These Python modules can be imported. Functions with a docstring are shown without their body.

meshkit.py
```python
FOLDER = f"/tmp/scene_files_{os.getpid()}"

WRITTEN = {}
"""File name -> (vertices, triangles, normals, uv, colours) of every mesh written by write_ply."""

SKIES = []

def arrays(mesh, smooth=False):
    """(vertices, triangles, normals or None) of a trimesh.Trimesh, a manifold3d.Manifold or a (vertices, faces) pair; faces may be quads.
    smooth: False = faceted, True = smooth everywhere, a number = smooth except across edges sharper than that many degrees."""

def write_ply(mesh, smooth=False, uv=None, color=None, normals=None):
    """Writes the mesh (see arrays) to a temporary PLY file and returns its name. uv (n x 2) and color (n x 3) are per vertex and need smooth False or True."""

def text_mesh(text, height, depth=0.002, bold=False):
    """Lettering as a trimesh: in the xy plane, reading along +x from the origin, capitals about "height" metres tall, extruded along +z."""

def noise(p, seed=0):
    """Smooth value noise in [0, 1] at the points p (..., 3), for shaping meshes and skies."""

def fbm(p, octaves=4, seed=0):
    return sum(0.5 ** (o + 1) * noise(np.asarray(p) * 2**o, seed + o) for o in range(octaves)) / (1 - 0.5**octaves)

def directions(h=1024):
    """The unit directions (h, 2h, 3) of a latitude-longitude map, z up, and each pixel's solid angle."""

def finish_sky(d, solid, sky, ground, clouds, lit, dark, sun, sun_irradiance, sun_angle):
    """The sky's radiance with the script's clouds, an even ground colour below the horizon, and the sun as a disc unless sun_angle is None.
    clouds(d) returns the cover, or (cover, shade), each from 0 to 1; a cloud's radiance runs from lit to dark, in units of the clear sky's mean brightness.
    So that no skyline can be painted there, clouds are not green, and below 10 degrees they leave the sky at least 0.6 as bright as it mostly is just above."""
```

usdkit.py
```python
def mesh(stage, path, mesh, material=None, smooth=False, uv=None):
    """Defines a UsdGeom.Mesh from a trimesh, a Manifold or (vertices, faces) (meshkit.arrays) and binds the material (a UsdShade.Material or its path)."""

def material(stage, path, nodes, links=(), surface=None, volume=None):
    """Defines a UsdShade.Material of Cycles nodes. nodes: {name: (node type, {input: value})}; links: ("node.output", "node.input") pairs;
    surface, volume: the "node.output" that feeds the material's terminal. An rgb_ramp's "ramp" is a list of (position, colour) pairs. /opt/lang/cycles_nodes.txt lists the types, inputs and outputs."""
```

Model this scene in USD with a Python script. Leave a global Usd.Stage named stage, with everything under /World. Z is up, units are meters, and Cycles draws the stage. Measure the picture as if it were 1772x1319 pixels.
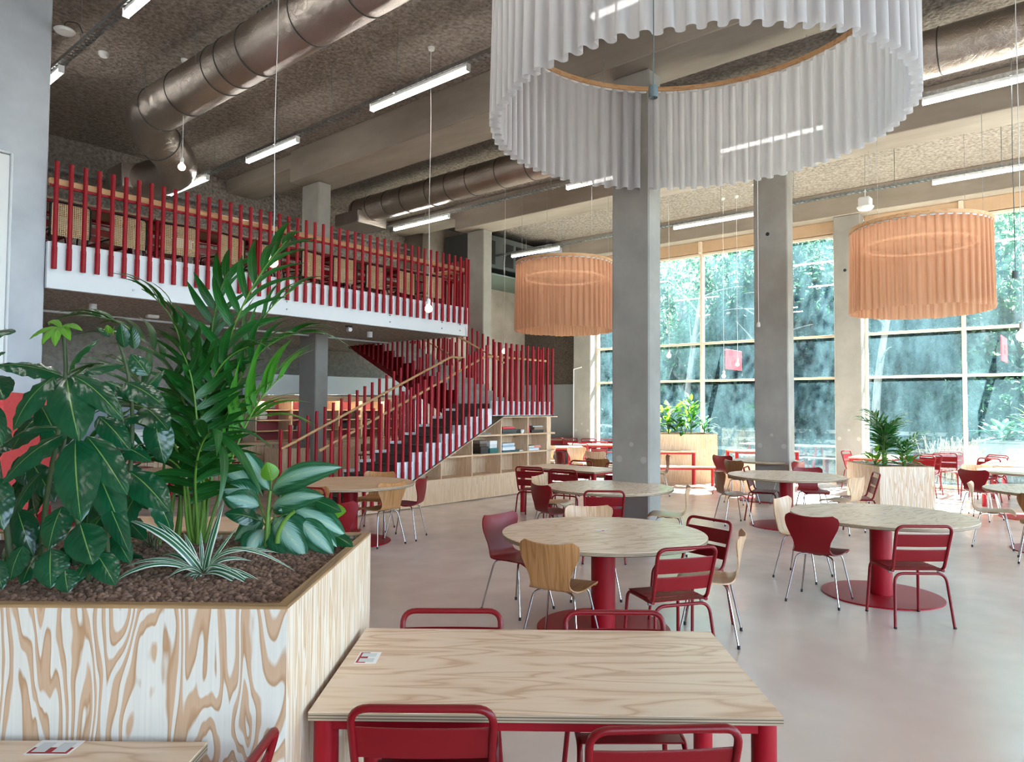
import math
import random
import numpy as np
import trimesh
import usdkit
import meshkit
from pxr import Gf, Sdf, Usd, UsdGeom, UsdLux, UsdShade

random.seed(7)
RNG = np.random.default_rng(7)
stage = Usd.Stage.CreateInMemory()
UsdGeom.Xform.Define(stage, '/World')
UsdGeom.Scope.Define(stage, '/World/Looks')
PI = math.pi

# ------------------------------------------------------------------ camera
EYE = (0.0, 0.0, 1.73)
PITCH, ROLL = math.radians(2.1323), math.radians(0.3632)
cp, sp, cr, sr = math.cos(PITCH), math.sin(PITCH), math.cos(ROLL), math.sin(ROLL)
fw = np.array([0, cp, sp]); up0 = np.array([0, -sp, cp]); rt0 = np.array([1.0, 0, 0])
rt, up = cr * rt0 + sr * up0, -sr * rt0 + cr * up0
cam = UsdGeom.Camera.Define(stage, '/World/camera')
cam.CreateHorizontalApertureAttr(36.0)
cam.CreateVerticalApertureAttr(36.0 * 1319 / 1772)
cam.CreateFocalLengthAttr(36.0 * 1225 / 1772)
cam.CreateClippingRangeAttr(Gf.Vec2f(0.05, 500.0))
cam.CreateExposureAttr(0.80)
cam.AddTransformOp().Set(Gf.Matrix4d(*rt, 0, *up, 0, *(-fw), 0, *EYE, 1))

# ------------------------------------------------------------------ building frame: u runs along the mezzanine edge, v along the window front
YAW = math.radians(40.2536)
US, UC = math.sin(YAW), math.cos(YAW)
BROT = math.degrees(math.atan2(UC, US))          # rotation of the building axes about z


def B(u, v, z=0.0):
    return (u * US - v * UC, u * UC + v * US, z)


# ------------------------------------------------------------------ sky and sun
SUN_UV = (1.0, -0.30, 1.2375)                    # towards the sun, in the building frame
SD = np.array(B(*SUN_UV)); SD /= np.linalg.norm(SD)
SUN_EL, SUN_AZ = math.asin(SD[2]), math.atan2(SD[0], SD[1])
sky_mat = usdkit.material(stage, '/World/Looks/sky', {
    's': ('sky_texture', {'sky_type': 'multiple_scattering', 'sun_disc': False, 'sun_elevation': SUN_EL, 'sun_rotation': SUN_AZ, 'altitude': 50.0, 'aerosol_density': 1.2}),
    'g': ('texture_coordinate', {}), 'n': ('noise_texture', {'scale': 2.2, 'detail': 6.0, 'roughness': 0.55}), 'r': ('rgb_ramp', {'ramp': [(0.40, (0.25,) * 3), (0.62, (0.85,) * 3)]}),
    'm': ('mix', {'mix_type': 'mix', 'color2': (7.0, 7.3, 7.8)}), 'b': ('background_shader', {'strength': 0.55})},
    [('g.generated', 'n.vector'), ('n.fac', 'r.fac'), ('r.color', 'm.fac'), ('s.color', 'm.color1'), ('m.color', 'b.color')], surface='b.background')
dome = UsdLux.DomeLight.Define(stage, '/World/sky')
UsdShade.MaterialBindingAPI.Apply(dome.GetPrim()).Bind(sky_mat)
sun = UsdLux.DistantLight.Define(stage, '/World/sun')
sun.CreateAngleAttr(0.9)
sun.CreateNormalizeAttr(True)
sun.CreateIntensityAttr(16.0)
sun.CreateColorAttr(Gf.Vec3f(1.0, 0.95, 0.86))
zz = SD; xx = np.cross([0, 0, 1.0], zz); xx /= np.linalg.norm(xx); yy = np.cross(zz, xx)
sun.AddTransformOp().Set(Gf.Matrix4d(*xx, 0, *yy, 0, *zz, 0, 0, 0, 0, 1))

# ------------------------------------------------------------------ prim helpers
used_names = {}


def uname(parent, name):
    k = (parent, name)
    n = used_names.get(k, -1) + 1
    used_names[k] = n
    return f'{parent}/{name}' if n == 0 else f'{parent}/{name}_{n:03d}'


def tag(p, label=None, cat=None, group=None, kind=None):
    for k, v in (('label', label), ('category', cat), ('group', group), ('kind', kind)):
        if v:
            p.SetCustomDataByKey(k, v)
    return p


def place(x, loc=(0, 0, 0), rz=0.0):
    if any(abs(t) > 1e-9 for t in loc) or abs(rz) > 1e-9:
        xf = UsdGeom.Xformable(x)
        xf.ClearXformOpOrder()
        xf.AddTranslateOp().Set(Gf.Vec3d(*map(float, loc)))
        xf.AddRotateZOp().Set(float(rz))


def thing(name, label, cat, loc=(0, 0, 0), rz=0.0, group=None, kind=None):
    x = UsdGeom.Xform.Define(stage, uname('/World', name))
    place(x, loc, rz)
    return tag(x.GetPrim(), label, cat, group, kind)


def bthing(name, label, cat, group=None, u=0, v=0, z=0, rz=0):
    return thing(name, label, cat, B(u, v, z), BROT + rz, group)


def part(parent, name, mesh, mat, smooth=35, label=None, uv=None):
    if isinstance(mesh, M):
        uv = mesh.uvs() if uv is None else uv
        mesh = mesh.get()
        if uv is not None:
            smooth = bool(smooth)
    root = str(parent.GetPath()) if parent is not None else '/World'
    m = usdkit.mesh(stage, uname(root, name), mesh, mat, smooth, uv)
    m.CreateDoubleSidedAttr(True)
    if label:
        m.GetPrim().SetCustomDataByKey('label', label)
    return m.GetPrim()


def solo(name, mesh, mat, label, cat, loc=(0, 0, 0), rz=0.0, group=None, kind=None, smooth=35):
    p = part(None, name, mesh, mat, smooth)
    place(UsdGeom.Mesh(p), loc, rz)
    return tag(p, label, cat, group, kind)


def struct(name, mesh, mat, label, smooth=False, parent=None):
    p = part(parent, name, mesh, mat, smooth)
    if parent is None:
        place(UsdGeom.Mesh(p), (0, 0, 0), BROT)
        tag(p, label, None, None, 'structure')
    return p


def copy(src, label, loc, rz=0.0, group=None):
    was = src.GetCustomData()
    base = str(src.GetName())
    if base[-4:-3] == '_' and base[-3:].isdigit():
        base = base[:-4]
    x = UsdGeom.Xform.Define(stage, uname('/World', base))
    p = x.GetPrim()
    p.GetReferences().AddInternalReference(src.GetPath())
    x.ClearXformOpOrder()
    t, r = x.GetPrim().GetAttribute('xformOp:translate'), x.GetPrim().GetAttribute('xformOp:rotateZ')
    if t: t.Set(Gf.Vec3d(*map(float, loc)))
    else: x.AddTranslateOp().Set(Gf.Vec3d(*map(float, loc)))
    if r: r.Set(float(rz))
    else: x.AddRotateZOp().Set(float(rz))
    x.SetXformOpOrder([UsdGeom.XformOp(p.GetAttribute('xformOp:translate')), UsdGeom.XformOp(p.GetAttribute('xformOp:rotateZ'))])
    tag(p, label, was.get('category'), group or was.get('group'))
    p.SetInstanceable(True)
    return p


# ------------------------------------------------------------------ mesh helpers
class M:
    def __init__(s):
        s.v, s.f, s.t, s.n = [], [], [], 0

    def add(s, v, f, uv=None):
        v = np.asarray(v, float); f = np.asarray(f, int)
        if f.shape[1] == 4:
            f = np.vstack([f[:, [0, 1, 2]], f[:, [0, 2, 3]]])
        s.v.append(v); s.f.append(f + s.n); s.n += len(v)
        if uv is not None:
            s.t.append(np.asarray(uv, float))
        return s

    def tm(s, t):
        return s.add(t.vertices, t.faces)

    def get(s):
        return np.vstack(s.v), np.vstack(s.f)

    def uvs(s):
        return np.vstack(s.t) if s.t and sum(map(len, s.t)) == s.n else None

    def box(s, a, b, ch=0.0, rz=0.0, piv=None):
        a, b = np.minimum(a, b).astype(float), np.maximum(a, b).astype(float)
        if ch <= 0:
            v = np.array([[x, y, z] for z in (a[2], b[2]) for y in (a[1], b[1]) for x in (a[0], b[0])])
            f = [[0, 2, 3, 1], [4, 5, 7, 6], [0, 1, 5, 4], [2, 6, 7, 3], [0, 4, 6, 2], [1, 3, 7, 5]]
        else:
            ch = min(ch, *(0.45 * (b - a)))
            v, f = CHBOX
            v = np.where(v > 0, b - (v == 1) * ch, a + (v == -1) * ch)
        if rz:
            p = np.array(piv if piv is not None else (a + b) / 2)
            c_, s_ = math.cos(rz), math.sin(rz)
            w = v - p
            v = np.stack([p[0] + c_ * w[:, 0] - s_ * w[:, 1], p[1] + s_ * w[:, 0] + c_ * w[:, 1], v[:, 2]], 1)
        return s.add(v, f)

    def tube(s, path, r, n=10, caps=True, closed=False):
        p = np.asarray(path, float)
        k = len(p)
        r = np.broadcast_to(np.asarray(r, float), (k,))
        if closed:
            t = np.roll(p, -1, 0) - np.roll(p, 1, 0)
        else:
            t = np.gradient(p, axis=0)
        t /= np.maximum(np.linalg.norm(t, axis=1, keepdims=True), 1e-12)
        a = np.array([0, 0, 1.0]) if abs(t[0][2]) < 0.9 else np.array([1.0, 0, 0])
        x = np.cross(t[0], a); x /= np.linalg.norm(x)
        ang = np.arange(n) * 2 * PI / n
        v = []
        for i in range(k):
            x = x - t[i] * (x @ t[i]); x /= np.linalg.norm(x)
            y = np.cross(t[i], x)
            v.append(p[i] + r[i] * (np.cos(ang)[:, None] * x + np.sin(ang)[:, None] * y))
        v = np.vstack(v)
        f = []
        for i in range(k if closed else k - 1):
            j = (i + 1) % k
            for q in range(n):
                w = (q + 1) % n
                f.append([i * n + q, i * n + w, j * n + w, j * n + q])
        s.add(v, f)
        if caps and not closed:
            for i, o in ((0, 1), (k - 1, 0)):
                ring = v[i * n:(i + 1) * n]
                idx = np.arange(n)
                tri = [[0, q, q + 1] if not o else [0, q + 1, q] for q in range(1, n - 1)]
                s.add(ring, tri)
        return s

    def cyl(s, a, b, r, n=12):
        return s.tube([a, b], r, n)

    def lathe(s, prof, n=24, c=(0, 0, 0)):
        prof = np.asarray(prof, float)
        ang = np.arange(n) * 2 * PI / n
        v = np.vstack([np.stack([c[0] + r * np.cos(ang), c[1] + r * np.sin(ang), np.full(n, c[2] + z)], 1) for r, z in prof])
        f = []
        for i in range(len(prof) - 1):
            for q in range(n):
                w = (q + 1) % n
                f.append([i * n + q, i * n + w, (i + 1) * n + w, (i + 1) * n + q])
        return s.add(v, f)

    def prism(s, poly, h0, h1, axes=(0, 1, 2)):
        """poly (convex or not) in the plane of axes[0], axes[1]; extruded along axes[2]."""
        import shapely.geometry as sg
        pg = sg.Polygon(poly)
        t = trimesh.creation.extrude_polygon(pg, h1 - h0, engine='earcut')
        v = np.zeros((len(t.vertices), 3))
        v[:, axes[0]], v[:, axes[1]], v[:, axes[2]] = t.vertices[:, 0], t.vertices[:, 1], t.vertices[:, 2] + h0
        return s.add(v, t.faces)

    def grid(s, P, cu=False, uv=None):
        P = np.asarray(P, float)
        a, b = P.shape[:2]
        f = []
        for i in range(a if cu else a - 1):
            j = (i + 1) % a
            for k in range(b - 1):
                f.append([i * b + k, j * b + k, j * b + k + 1, i * b + k + 1])
        return s.add(P.reshape(-1, 3), f, None if uv is None else np.asarray(uv).reshape(-1, 2))

    def rot(s, ax, deg, c=(0, 0, 0)):
        R = trimesh.transformations.rotation_matrix(math.radians(deg), ax, c)
        s.v = [v @ R[:3, :3].T + R[:3, 3] for v in s.v]
        return s

    def move(s, d):
        s.v = [v + np.asarray(d, float) for v in s.v]
        return s


def _chbox():
    v = []
    for sx in (-1, 1):
        for sy in (-1, 1):
            for sz in (-1, 1):
                for k in range(3):
                    w = [sx, sy, sz]      # 1: inset by the chamfer on that axis
                    w[k] *= 2             # 2: on the face
                    v.append(w)
    v = np.array(v, float)
    real = np.where(np.abs(v) == 1, v * 0.8, np.sign(v) * 1.0)
    h = trimesh.convex.convex_hull(real)
    order = [int(np.argmin(np.linalg.norm(real - p, axis=1))) for p in h.vertices]
    return v[order], np.array(h.faces)


CHBOX = _chbox()


def fillet(pts, r, k=5):
    """Round the corners of a polyline."""
    pts = [np.asarray(p, float) for p in pts]
    out = [pts[0]]
    for i in range(1, len(pts) - 1):
        a, b, c = pts[i - 1], pts[i], pts[i + 1]
        u, w = a - b, c - b
        lu, lw = np.linalg.norm(u), np.linalg.norm(w)
        d = min(r, 0.48 * lu, 0.48 * lw)
        p, q = b + u / lu * d, b + w / lw * d
        for t in np.linspace(0, 1, k):
            out.append((1 - t) ** 2 * p + 2 * t * (1 - t) * b + t * t * q)
    out.append(pts[-1])
    return np.array(out)


# ------------------------------------------------------------------ materials
def lin(h):
    h = h.lstrip('#')
    c = [int(h[i:i + 2], 16) / 255 for i in (0, 2, 4)]
    return tuple(x / 12.92 if x <= 0.04045 else ((x + 0.055) / 1.055) ** 2.4 for x in c)


def mat(name, nodes, links, surface):
    return usdkit.material(stage, '/World/Looks/' + name, nodes, links, surface=surface)


def plain(name, col, rough=0.5, metal=0.0, spec=0.5, **kw):
    return mat(name, {'p': ('principled_bsdf', dict(base_color=lin(col), roughness=rough, metallic=metal, specular_ior_level=spec, **kw))}, [], 'p.BSDF')


def emit(name, col, strength):
    return mat(name, {'e': ('emission', {'color': lin(col), 'strength': strength})}, [], 'e.emission')


def noisy(name, c0, c1, scale=3.0, rough=0.6, bump=0.0, bscale=60.0, metal=0.0, stretch=(1, 1, 1), detail=4.0, bdist=0.01, c2=None, lo=0.35, hi=0.65):
    ramp = [(lo, lin(c0)), (hi, lin(c1))] if c2 is None else [(lo, lin(c0)), (0.5, lin(c1)), (hi, lin(c2))]
    nodes = {'tc': ('texture_coordinate', {}), 'mp': ('mapping', {'scale': stretch}),
             'n': ('noise_texture', {'scale': scale, 'detail': detail, 'roughness': 0.6}), 'r': ('rgb_ramp', {'ramp': ramp}),
             'p': ('principled_bsdf', {'roughness': rough, 'metallic': metal})}
    links = [('tc.object', 'mp.vector'), ('mp.vector', 'n.vector'), ('n.fac', 'r.fac'), ('r.color', 'p.base_color')]
    if bump:
        nodes['b'] = ('noise_texture', {'scale': bscale, 'detail': 3.0})
        nodes['bm'] = ('bump', {'strength': bump, 'distance': bdist})
        links += [('tc.object', 'b.vector'), ('b.fac', 'bm.height'), ('bm.normal', 'p.normal')]
    return mat(name, nodes, links, 'p.BSDF')


def ply(name, axis, light, mid, dark, across=2.6, along=0.40, bands=14.0, rough=0.5, fine=0.25, warp=0.35, square=False):
    """Rotary-cut softwood veneer: contour bands of a stretched noise field, plus fine fibre streaks along the grain axis."""
    sc = [across] * 3
    fs = [170.0] * 3
    for k_ in (axis if isinstance(axis, tuple) else (axis,)):
        sc[k_] = along
        fs[k_] = 3.0
    nodes = {'tc': ('texture_coordinate', {}), 'oi': ('object_info', {}), 'sc': ('vector_math', {'math_type': 'scale', 'vector1': (37.0, 23.0, 51.0)}),
             'ad': ('vector_math', {'math_type': 'add'}), 'mp': ('mapping', {'scale': tuple(sc)}),
             'n': ('noise_texture', {'scale': 1.0, 'detail': 2.5, 'roughness': 0.42, 'distortion': warp}),
             'm': ('math', {'math_type': 'multiply', 'value2': bands}), 'fr': ('math', {'math_type': 'fraction'}),
             'r': ('rgb_ramp', {'ramp': [(0.0, lin(light)), (0.40, lin(light)), (0.47, lin(dark)), (0.62, lin(mid)), (0.90, lin(mid)), (1.0, lin(light))] if square else
                   [(0.0, lin(dark)), (0.10, lin(mid)), (0.30, lin(light)), (0.62, lin(light)), (0.82, lin(mid)), (0.97, lin(dark)), (1.0, lin(dark))]}),
             'mf': ('mapping', {'scale': tuple(fs)}), 'nf': ('noise_texture', {'scale': 1.0, 'detail': 2.0}),
             'rf': ('rgb_ramp', {'ramp': [(0.3, (1 - fine,) * 3), (0.7, (1.0,) * 3)]}),
             'mx': ('mix', {'mix_type': 'multiply', 'fac': 1.0}),
             'bm': ('bump', {'strength': 0.15, 'distance': 0.002}),
             'p': ('principled_bsdf', {'roughness': rough})}
    links = [('oi.random', 'sc.scale'), ('sc.vector', 'ad.vector1'), ('tc.object', 'ad.vector2'), ('ad.vector', 'mp.vector'), ('mp.vector', 'n.vector'),
             ('n.fac', 'm.value1'), ('m.value', 'fr.value1'), ('fr.value', 'r.fac'), ('ad.vector', 'mf.vector'), ('mf.vector', 'nf.vector'),
             ('nf.fac', 'rf.fac'), ('r.color', 'mx.color1'), ('rf.color', 'mx.color2'), ('mx.color', 'p.base_color'), ('nf.fac', 'bm.height'), ('bm.normal', 'p.normal')]
    return mat(name, nodes, links, 'p.BSDF')


PINE = ('#e6dbc6', '#cfb392', '#b08a60')
TAN = ('#dcc09a', '#cfae84', '#bd986c')
ply_v = ply('pine_ply_vertical', 2, '#e0d8cb', '#caa585', '#b78d67', across=7.0, along=1.25, bands=14, fine=0.07, warp=0.35, square=True)
ply_vf = ply('pine_ply_vertical_fine', 2, '#e2d2be', '#d5b898', '#c9a684', across=17.0, along=1.0, bands=7, fine=0.08, square=True)
ply_x = ply('pine_ply_lengthwise', 0, '#e3cab0', '#dbbd9f', '#c8a587', across=8.0, along=1.25, bands=6, fine=0.06, rough=0.36, warp=0.7)
ply_pale = ply('pale_ply_round', 0, '#dcc7b0', '#d3bb9f', '#bd9f83', across=6.5, along=1.7, bands=7, fine=0.06, rough=0.32, warp=0.8)
ply_tan = ply('tan_ply', 2, '#e2c5a6', '#dab996', '#cdaa86', across=13.0, along=1.0, bands=6, fine=0.08, square=True)
ply_tan_x = ply('tan_ply_lengthwise', 0, '#dbba99', '#d4b08c', '#c7a07b', across=10.0, along=0.7, bands=6, fine=0.10)
oak = ply('oak_strip', 0, '#b08a60', '#a37c54', '#8c6844', across=14.0, along=0.8, bands=5, fine=0.3)
oak_y = ply('oak_strip_crosswise', 1, '#b08a60', '#a37c54', '#8c6844', across=14.0, along=0.8, bands=5, fine=0.3)
rail_wood = ply('handrail_wood', 0, '#d8ab7c', '#cf9f70', '#c08e60', across=20.0, along=1.0, bands=3, fine=0.15, rough=0.4)
veneer = ply('oak_veneer', (1, 2), '#ba8656', '#b07b4a', '#a06e41', across=16.0, along=0.9, bands=7, fine=0.12, rough=0.33)
veneer_pale = ply('pale_veneer', (1, 2), '#d5b08c', '#cca57f', '#bc946e', across=16.0, along=0.9, bands=6, fine=0.10, rough=0.33)
veneer_dark = ply('walnut_veneer', (1, 2), '#85572f', '#7b4e29', '#6a4222', across=16.0, along=0.9, bands=6, fine=0.12, rough=0.33)
ply_edge = mat('ply_edge', {'tc': ('texture_coordinate', {}), 'mp': ('mapping', {'scale': (1, 1, 1)}), 'w': ('wave_texture', {'wave_type': 'bands', 'bands_direction': 'z', 'scale': 34.0, 'distortion': 0.3}),
                            'r': ('rgb_ramp', {'ramp': [(0.3, lin('#6f5c48')), (0.7, lin('#b39d82'))]}), 'p': ('principled_bsdf', {'roughness': 0.6})},
               [('tc.object', 'mp.vector'), ('mp.vector', 'w.vector'), ('w.fac', 'r.fac'), ('r.color', 'p.base_color')], 'p.BSDF')
red = plain('red_powder_coat', '#960b1b', 0.42, 0.0, 0.3)
red_dark = plain('deep_red_powder_coat', '#74040f', 0.36, 0.0, 0.4)
red_shell = plain('red_lacquered_shell', '#780510', 0.42, 0.0, 0.4)
red_bright = plain('signal_red', '#e5151f', 0.5)
red_felt = noisy('coral_red_felt', '#c4393c', '#cf4a4a', 30, 0.9)
chrome = plain('chrome', '#b4b4b4', 0.12, 1.0)
black = plain('black_rubber', '#0c0c0c', 0.6)
dark_metal = plain('dark_grey_metal', '#3a3d3c', 0.5)
galv = noisy('galvanised_steel', '#8d9090', '#aeb1b1', 20, 0.38, metal=0.8)
white_paint = plain('white_paint', '#dfe3e6', 0.5)
white_plain = plain('white_plastic', '#e8e8e6', 0.45)
cream_frame = plain('cream_window_frame', '#e0cdb8', 0.5)
beige = noisy('beige_blind_cassette', '#c2a486', '#c9ab8d', 5, 0.7)
concrete = noisy('column_concrete', '#8b8781', '#a09c95', 1.6, 0.75, bump=0.25, bscale=40, detail=6, bdist=0.004, lo=0.3, hi=0.7)
concrete_left = noisy('pale_column_concrete', '#b2b6bd', '#c9ced4', 1.3, 0.75, bump=0.25, bscale=40, detail=7, bdist=0.004, lo=0.3, hi=0.7)  # paler, bluer copy of the column concrete: window light put into the colour
concrete_beam = noisy('beam_concrete', '#80766c', '#a69b8f', 1.2, 0.8, bump=0.2, bscale=30, detail=7, stretch=(1, 0.25, 1), bdist=0.004, lo=0.3, hi=0.7)
spray = mat('sprayed_acoustic_plaster', {'tc': ('texture_coordinate', {}), 'n': ('noise_texture', {'scale': 17.0, 'detail': 3.0, 'roughness': 0.55}), 'n2': ('noise_texture', {'scale': 0.5, 'detail': 2.0}),
                                         'r': ('rgb_ramp', {'ramp': [(0.30, lin('#766d66')), (0.7, lin('#a69c93'))]}), 'bm': ('bump', {'strength': 1.0, 'distance': 0.05}), 'p': ('principled_bsdf', {'roughness': 0.95, 'specular_ior_level': 0.1})},
            [('tc.object', 'n.vector'), ('tc.object', 'n2.vector'), ('n.fac', 'r.fac'), ('r.color', 'p.base_color'), ('n.fac', 'bm.height'), ('bm.normal', 'p.normal')], 'p.BSDF')
spray_dark = mat('dark_acoustic_plaster', {'tc': ('texture_coordinate', {}), 'n': ('noise_texture', {'scale': 26.0, 'detail': 3.0, 'roughness': 0.6}),
                                           'r': ('rgb_ramp', {'ramp': [(0.30, lin('#3f3833')), (0.7, lin('#5f554d'))]}), 'bm': ('bump', {'strength': 0.9, 'distance': 0.03}), 'p': ('principled_bsdf', {'roughness': 0.95, 'specular_ior_level': 0.1})},
                 [('tc.object', 'n.vector'), ('n.fac', 'r.fac'), ('r.color', 'p.base_color'), ('n.fac', 'bm.height'), ('bm.normal', 'p.normal')], 'p.BSDF')
grey_wall = plain('grey_wall_paint', '#77797a', 0.7)
floor_mat = mat('poured_floor', {'tc': ('texture_coordinate', {}), 'n': ('noise_texture', {'scale': 0.6, 'detail': 3.0}), 'r': ('rgb_ramp', {'ramp': [(0.3, lin('#c3b1a6')), (0.7, lin('#cbbbb0'))]}),
                                 'n2': ('noise_texture', {'scale': 1.7, 'detail': 4.0}), 'mr': ('map_range', {'from_min': 0.3, 'from_max': 0.7, 'to_min': 0.20, 'to_max': 0.30}), 'p': ('principled_bsdf', {'specular_ior_level': 0.5})},
                [('tc.object', 'n.vector'), ('tc.object', 'n2.vector'), ('n.fac', 'r.fac'), ('r.color', 'p.base_color'), ('n2.fac', 'mr.value'), ('mr.result', 'p.roughness')], 'p.BSDF')
stair_mat = noisy('dark_stair_concrete', '#4d4844', '#5c5650', 6, 0.7)
foil = mat('duct_foil', {'tc': ('texture_coordinate', {}), 'n': ('noise_texture', {'scale': 9.0, 'detail': 6.0, 'roughness': 0.7, 'distortion': 1.2}), 'bm': ('bump', {'strength': 0.55, 'distance': 0.03}),
                         'n2': ('noise_texture', {'scale': 1.0, 'detail': 2.0}), 'r': ('rgb_ramp', {'ramp': [(0.3, lin('#b5aaa2')), (0.7, lin('#d2c8bf'))]}), 'p': ('principled_bsdf', {'metallic': 1.0, 'roughness': 0.3})},
           [('tc.object', 'n.vector'), ('n.fac', 'bm.height'), ('bm.normal', 'p.normal'), ('tc.object', 'n2.vector'), ('n2.fac', 'r.fac'), ('r.color', 'p.base_color')], 'p.BSDF')


def cloth(name, col, tcol, clear, trans=0.5):
    return mat(name, {'d': ('diffuse_bsdf', {'color': lin(col)}), 't': ('translucent_bsdf', {'color': lin(tcol)}), 'm': ('mix_closure', {'fac': trans}), 'c': ('transparent_bsdf', {'color': lin(tcol)}), 'x': ('mix_closure', {'fac': clear})},
               [('d.BSDF', 'm.closure1'), ('t.BSDF', 'm.closure2'), ('m.closure', 'x.closure1'), ('c.BSDF', 'x.closure2')], 'x.closure')


white_cloth = cloth('white_sheer_cloth', '#d3d1d3', '#d8d6d8', 0.025, 0.42)
peach_cloth = cloth('peach_sheer_cloth', '#c9997c', '#d6b096', 0.03, 0.36)


def pane_mat(name, tint, dust=0.0):
    """Clear pane: transparency, a mirror reflection that grows towards grazing views, and a thin film of dust that catches the light."""
    return mat(name, {'t': ('transparent_bsdf', {'color': tint}), 'g': ('glossy_bsdf', {'color': (1, 1, 1), 'roughness': 0.0}), 'f': ('layer_weight', {'blend': 0.5}), 'pw': ('math', {'math_type': 'power', 'value2': 4.0}),
                      'ma': ('math', {'math_type': 'multiply_add', 'value2': 0.85, 'value3': 0.035}), 'm': ('mix_closure', {}),
                      'tc': ('texture_coordinate', {}), 'mp': ('mapping', {'scale': (1.0, 1.0, 0.35)}), 'n': ('noise_texture', {'scale': 2.2, 'detail': 5.0, 'roughness': 0.65}), 'dm': ('map_range', {'from_min': 0.35, 'from_max': 0.75, 'to_min': dust * 0.35, 'to_max': dust * 1.8, 'clamp': True}),
                      'd': ('translucent_bsdf', {'color': (0.45, 0.78, 0.88)}), 'x': ('mix_closure', {})},
               [('f.facing', 'pw.value1'), ('pw.value', 'ma.value1'), ('ma.value', 'm.fac'), ('t.BSDF', 'm.closure1'), ('g.BSDF', 'm.closure2'),
                ('tc.object', 'mp.vector'), ('mp.vector', 'n.vector'), ('n.fac', 'dm.value'), ('dm.result', 'x.fac'), ('m.closure', 'x.closure1'), ('d.BSDF', 'x.closure2')], 'x.closure')


soffit_mat = noisy('pale_soffit_plaster', '#8f857b', '#bdb2a6', 17, 0.95, bump=1.0, bscale=17, bdist=0.05)  # plaster colour lightened to stand in for bounce light missing under the mezzanine
glass = pane_mat('window_glass', (0.80, 0.91, 0.94), 0.014)
glass_clear = pane_mat('clear_window_glass', (0.86, 0.92, 0.95))
lamp_white = emit('tube_light', '#fdfbf4', 22.0)
bulb_glow = emit('bulb_glow', '#ffe9c4', 3.0)
led_glow = emit('led_ring_glow', '#fff0da', 10.0)

# ================================================================== STRUCTURE (building frame u, v, z)
ZC, ZB, ZB2 = 6.9, 6.25, 6.6
ZS, ZF, ZM = 3.165, 3.60, 3.74
U0, U1, V0, V1 = -6.5, 18.1, -8.6, 15.4


def bx(*boxes, ch=0.0):
    m = M()
    for u0, u1, v0, v1, z0, z1 in boxes:
        m.box((u0, v0, z0), (u1, v1, z1), ch)
    return m


struct('floor', bx((U0, U1, V0, V1, -0.2, 0)), floor_mat, 'glossy pinkish grey poured floor running through the whole hall')
struct('ceiling', bx((U0, 18.6, V0, V1 + 0.3, ZC, ZC + 0.25)), spray, 'grey brown sprayed acoustic ceiling above the concrete beams')
struct('wall_back', bx((U0, 13.4, V1, V1 + 0.25, ZS, ZC)), spray, 'rough grey back wall above the mezzanine floor')
struct('wall_kitchen', bx((U0, 13.4, V1, V1 + 0.25, 0, ZS)), noisy('kitchen_wall_plaster', '#8d8780', '#a59f97', 12, 0.9, bump=0.5, bscale=40), 'grey plaster wall behind the kitchen under the mezzanine')
struct('wall_rear_corner', bx((13.4, 18.0, 14.66, 14.9, 0, ZC), (13.4, 13.6, 14.66, 15.65, 0, ZC)), concrete_beam, 'grey concrete wall beside the ventilation unit')
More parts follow.
